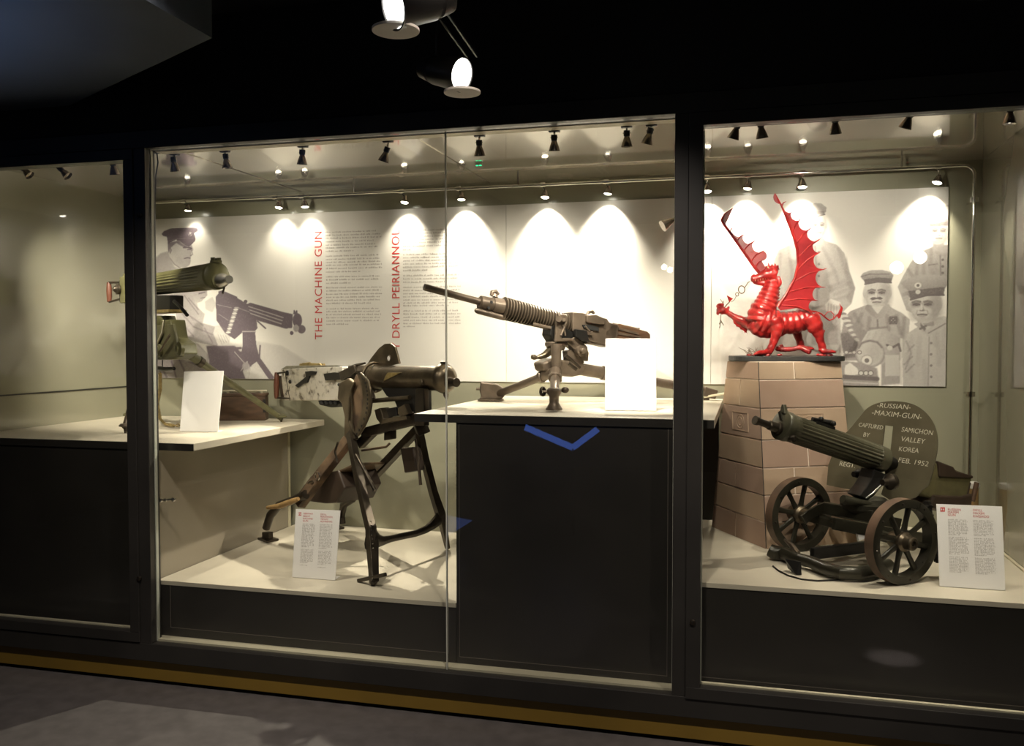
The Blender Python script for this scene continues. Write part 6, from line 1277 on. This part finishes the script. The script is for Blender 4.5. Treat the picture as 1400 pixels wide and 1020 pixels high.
# shield: an upright plate square to the gun, leaning a little back
sp = GD(1222, 622); sn = V((-0.60, -0.80, 0.12)).normalized()
def SH(px, py): return at_plane(px, py, sp, sn)
def arc_pts(P, n=8):
    out = []; m = len(P)
    for i in range(m):
        p0, p1, p2, p3 = P[i - 1], P[i], P[(i + 1) % m], P[(i + 2) % m]; 
        if P[i][2] == 0 or P[(i + 1) % m][2] == 0: out.append(P[i][:2]); continue
        for j in range(n):
            f = j / n; out.append(tuple(0.5 * ((2 * p1[c]) + (-p0[c] + p2[c]) * f + (2 * p0[c] - 5 * p1[c] + 4 * p2[c] - p3[c]) * f * f + (-p0[c] + 3 * p1[c] - 3 * p2[c] + p3[c]) * f ** 3) for c in (0, 1)))
    return out
out = arc_pts([(1130.7, 663, 0), (1133, 636, 0), (1147, 600, 0), (1160, 589, 1), (1176, 570, 1), (1186, 558.5, 1), (1198, 552, 1), (1214, 548.8, 1), (1230, 549, 1), (1245, 551.5, 1), (1258, 557.5, 1), (1270, 568.5, 1), (1278, 582, 1), (1282, 600, 1), (1281, 620, 1), (1276, 645, 0), (1270, 664, 0), (1262, 670, 1), (1252, 680, 1), (1243, 683, 0), (1216, 683, 0), (1205, 676, 0), (1212, 654, 0), (1208, 636, 0), (1190, 640, 0), (1184, 652, 0), (1176, 664, 0), (1165, 669.5, 0), (1150, 667, 0)])
# slot cut: outline runs in to the sight slot and back
sl_ = [(1206.5, 613), (1210, 581.5), (1221.5, 583), (1218, 616)]
bm = bmesh.new(); o0_ = t.location
from mathutils.geometry import tessellate_polygon
outer = [SH(*p_) for p_ in out]; hole = [SH(*p_) for p_ in sl_]
tri = tessellate_polygon([outer, hole[::-1]]); allp = outer + hole[::-1]
vs = [bm.verts.new(p_ - o0_) for p_ in allp]
for f in tri:
    try: bm.faces.new([vs[i] for i in f])
    except ValueError: pass
bmesh.ops.recalc_face_normals(bm, faces=bm.faces)
me = bpy.data.meshes.new('shield'); bm.to_mesh(me); bm.free(); me.materials.append(M['shield'])
shd = bpy.data.objects.new('shield', me); COL.objects.link(shd); shd.parent = t
so = shd.modifiers.new('thick', 'SOLIDIFY'); so.thickness = 0.007; so.offset = 0; so.use_rim = True
fnn = sn if sn.y < 0 else -sn
def shtext(s, a, b, hp_, sh=0.18): text_mesh(s, SH(*a), SH(*b), hp_ * mpp(sp), fnn, M['white_paint'], 'lettering', shd, shear=sh, lift=0.0048, thick=-0.004)
c5 = lambda x, y: (1130 + x / 8.235, 540 + y / 8.235)
shtext('-RUSSIAN-', c5(575, 140), c5(952, 165), 6.6); shtext('-MAXIM-GUN-', c5(515, 222), c5(1078, 278), 7.2)
shtext('CAPTURED', c5(368, 356), c5(640, 392), 6.0); shtext('BY', c5(418, 468), c5(495, 476), 6.0)
shtext('REGT.', c5(150, 795), c5(325, 822), 6.4)
shtext('SAMICHON', c5(848, 412), c5(1205, 455), 6.6); shtext('VALLEY', c5(848, 520), c5(1118, 552), 6.8); shtext('KOREA', c5(818, 630), c5(1040, 655), 6.6); shtext('FEB. 1952', c5(812, 756), c5(1150, 806), 6.8)
# receiver behind the shield
MB().lathe(bc - axd * 0.015, -axd, [(0, rr * 0.62), (0.01, rr * 0.5), (max(0.03, (bc - sp).dot(gd)) + 0.0, rr * 0.45)], 24).build('trunnion_block', M['gun_black'], t, smooth=True)
ra_ = bc - axd * (max(0.03, (bc - sp).dot(gd)) + 0.035); rb_ = GD(1313, 663); dirr = (rb_ - ra_).normalized(); upr = V((0, 0, 1)) - dirr * dirr.z; upr.normalize()
MB().beam(ra_ - upr * 0.02, rb_ - upr * 0.03, 0.10, 0.16, up=upr).build('receiver', M['canvas'], t, bevel=0.008)
lm = MB(); lm.prism([GD(x, y, 0.0) for x, y in ((1268, 628), (1289, 636), (1293, 642), (1316, 648), (1316, 652), (1270, 650))], gn * 0.12); lm.build('leather_cover', M['leather'], t, bevel=0.006)
lm = MB(); lm.prism([GD(x, y, 0.0) for x, y in ((1262, 674), (1300, 676), (1314, 672), (1312, 694), (1285, 700), (1255, 690))], gn * 0.13); lm.build('rear_leather', M['leather'], t, bevel=0.008)
MB().beam(rb_ + upr * 0.02, rb_ - upr * 0.07, 0.012, 0.10, up=gn).build('back_strap', M['leather'], t, bevel=0.003)
for s in (-1, 1): MB().tube([rb_ + gn * (s * 0.04) + upr * 0.03 + dirr * 0.05, rb_ + gn * (s * 0.04) - upr * 0.06 + dirr * 0.05], 0.011, 10).build('grip', M['wood_brown'], t, smooth=True)
# cradle, turntable, frame
lm = MB(); lm.prism([GD(x, y, 0.0) for x, y in ((1186, 640), (1206, 648), (1204, 656), (1196, 664), (1186, 676), (1178, 682), (1166, 676), (1176, 664), (1183, 652))], gn * 0.08); lm.build('pedestal_arm', M['gun_black'], t, bevel=0.005)
px_tube(MB(), GD, [(1210, 651, 1.4, 0.05), (1204, 664, 1.6, 0.05), (1194, 674, 1.6, 0.05), (1184, 681, 1.4, 0.05)]).build('arm_edge', M['steel_silver'], t, smooth=True)
q = GD(1216, 659, 0.10); MB().lathe(q, gd, [(-0.02, 11 * k1), (0, 11 * k1), (0.01, 8 * k1), (0.016, 5 * k1), (0.04, 4.4 * k1)], 20).build('shield_boss', M['steel_dark'], t, smooth=True)
q = GD(1174, 648, -0.10); MB().lathe(q, gd, [(-0.02, 8 * k1), (0, 8 * k1), (0.012, 5 * k1), (0.03, 4 * k1)], 18).build('shield_boss', M['gun_black'], t, smooth=True)
ttp = GD(1188, 690); MB().lathe(ttp, (0, 0, 1), [(-0.03, 0.10), (-0.01, 0.12), (0.012, 0.12), (0.016, 0.09), (0.03, 0.07)], 30).build('turntable', M['green_dark'], t, smooth=True)
px_tube(MB(), GD, [(1152, 682, 5.5, 0.04), (1156, 684, 7, 0.04), (1170, 686, 5, 0.05), (1200, 692, 4.6, 0.06)], 12).build('elevating_arm', M['green_dark'], t, smooth=True)
# axle and wheels
KW = 0.172
wc = {1: V((0.607, 3.837, ZDR)) + V((0, 0, KW)), -1: V((0.240, 4.322, ZDR)) + V((0, 0, KW))}
axl = (wc[1] - wc[-1]).normalized()
MB().beam(wc[-1], wc[1], 0.035, 0.04).build('axle', M['green_dark'], t, bevel=0.006)
def wheel(c, out_):
    R_ = KW - 0.001
    w_ = MB().lathe(c, out_, [(-0.026, R_ - 0.006), (-0.024, R_), (0.024, R_), (0.026, R_ - 0.006), (0.024, R_ - 0.034), (-0.024, R_ - 0.034), (-0.026, R_ - 0.006)], 56)
    w_.v = w_.v; w_.f = w_.f[:-2]; wo = w_.build('wheel', M['green_dark'], t, smooth=True, angle=30)
    tr = MB().lathe(c, out_, [(-0.023, R_ - 0.004), (-0.023, R_ + 0.0006), (0.023, R_ + 0.0006), (0.023, R_ - 0.004)], 56); tr.f = tr.f[:-2]; tr.build('tyre', M['rim'], wo, smooth=True, angle=30)
    MB().lathe(c, out_, [(-0.045, 0.022), (-0.045, 0.034), (-0.02, 0.040), (0.02, 0.040), (0.03, 0.030), (0.058, 0.027), (0.062, 0.022), (0.062, 0.012), (0.054, 0.010)], 24).build('hub', M['bronze'], wo, smooth=True)
    a, s_, u_ = frame_of(out_)
    for i in range(8):
        th = 0.25 + i * math.pi / 4; e = s_ * math.cos(th) + u_ * math.sin(th)
        MB().tube([c + e * 0.032, c + e * (R_ * 0.45), c + e * (R_ - 0.030)], [0.015, 0.0115, 0.014], 8, sq=(1, 0.75), up=tuple(a)).build('spoke', M['green_dark'], wo, smooth=True)
    for i in range(8):
        th = 0.64 + i * math.pi / 4; e = s_ * math.cos(th) + u_ * math.sin(th); MB().ball(c + e * (R_ - 0.016) + a * 0.026, 0.005, 6).build('rim_bolt', M['steel_dark'], wo)
wheel(wc[1], axl); wheel(wc[-1], axl)
# mudguard strip by the far wheel, frame members, tow bar
fx = lambda x, y, o: GD(x, y, o)
MB().tube([fx(1098, 711, -0.14), fx(1106, 704, -0.14), fx(1118, 697, -0.14), fx(1130, 692.5, -0.14)], 0.016, 4, sq=(1.5, 0.4), up=tuple(gn)).build('mudguard', M['green_dark'], t)
mb = MB()
for o in (-0.16, 0.13): mb.beam(fx(1118, 694, o) if o < 0 else fx(1140, 716, o), fx(1230, 716, o) if o < 0 else fx(1260, 736, o), 0.022, 0.05)
mb.build('side_member', M['green_dark'], t, bevel=0.004)
px_tube(MB(), GD, [(1122, 708, 3.4, -0.14), (1126, 709, 2.6, -0.13), (1150, 717, 2.6, 0.0), (1176, 725, 2.8, 0.12)], 10).build('tie_rod', M['bronze'], t, smooth=True)
mb = MB(); mb.beam(fx(1128, 694, -0.14), fx(1195, 706, 0.10), 0.03, 0.05); mb.build('cross_member', M['green_dark'], t, bevel=0.004)
mb = MB(); mb.prism([fx(1171, 728, 0.13), fx(1184, 720, 0.13), (fx(1186, 734, 0.13)), fx(1173, 739, 0.13)], gn * 0.012); mb.build('paint_tag', M['card'], t)
mb = MB(); mb.beam(V(at_z(1110, 757, ZDR + 0.05)), V(at_z(1190, 747, ZDR + 0.05)), 0.03, 0.05); mb.build('drag_beam', M['gun_black'], t, bevel=0.005)
zb_ = ZDR + 0.0345
tb_ = [at_z(*p_, zb_ + h) for p_, h in (((1052, 752), 0.01), ((1060, 756), 0.0), ((1072, 757), 0.0), ((1090, 764), 0.004), ((1108, 768), 0.004), ((1130, 778), 0.0), ((1150, 783), 0.0), ((1172, 784), 0.0), ((1196, 780), 0.0), ((1215, 772), 0.0))]
MB().tube(tb_, [0.028, 0.033, 0.031, 0.027, 0.025, 0.026, 0.028, 0.028, 0.028, 0.025], 16).build('tow_bar', M['green_dark'], t, smooth=True)
MB().tube([at_z(1073, 738, ZDR + 0.08), at_z(1083, 746, ZDR + 0.075), at_z(1091, 757, ZDR + 0.05)], [0.006, 0.012, 0.012], 8).build('hitch_pin', M['steel_tan'], t, smooth=True)
bl = [at_z(1074, 764, ZDR + 0.055), at_z(1094, 768, ZDR + 0.055), at_z(1095, 786, ZDR + 0.003), at_z(1090, 786, ZDR + 0.003), at_z(1078, 777, ZDR + 0.010)]
mb = MB(); mb.prism(bl, V((0.006, 0.006, 0))); mb.build('spade_plate', M['gun_black'], t)
cb2 = [at_z(*p_, ZDR + 0.004) for p_ in ((1057, 774), (1064, 780), (1078, 787), (1096, 792), (1118, 794), (1142, 793), (1165, 789))]
MB().tube(cb2, 0.0035, 8).build('ground_hoop', M['gun_black'], t, smooth=True)
# belt links bunched behind the near wheel
mb = MB(); rg = random.Random(11)
for i in range(40):
    f = i / 39; x = lerp(1268, 1281, f) + rg.uniform(-3, 3); y = lerp(690, 765, f)
    q = at_plane(x, y, wc[1] - gd * 0.10, gn); mb.box(q, (0.022, 0.03, 0.022), Matrix.Rotation(rg.uniform(0, 3), 3, (rg.random(), rg.random(), rg.random())))
o = mb.build('cartridge_belt', M['gun_black'], t); o['kind'] = 'stuff'
# wooden post standing in the right corner
pb = V((1.108, 4.79, ZDR)); pt = at_plane(1331, 664, pb, V((0, -1, 0)))
tw = thing('wooden_post', 'short tan wooden post with a white cap leaning by the right corner tube', 'post', pb)
MB().lathe(pb + V((-0.012, 0, 0.004)), pt - pb + V((0.012, 0, 0)), [(0, 0.017), (0.2, 0.019), ((pt - pb).length, 0.022)], 18).build('shaft', M['wood_tan'], tw, smooth=True)
MB().lathe(pt, pt - pb, [(-0.012, 0.024), (0.0, 0.03), (0.014, 0.028), (0.02, 0.012)], 16).build('cap', M['card'], tw, smooth=True)
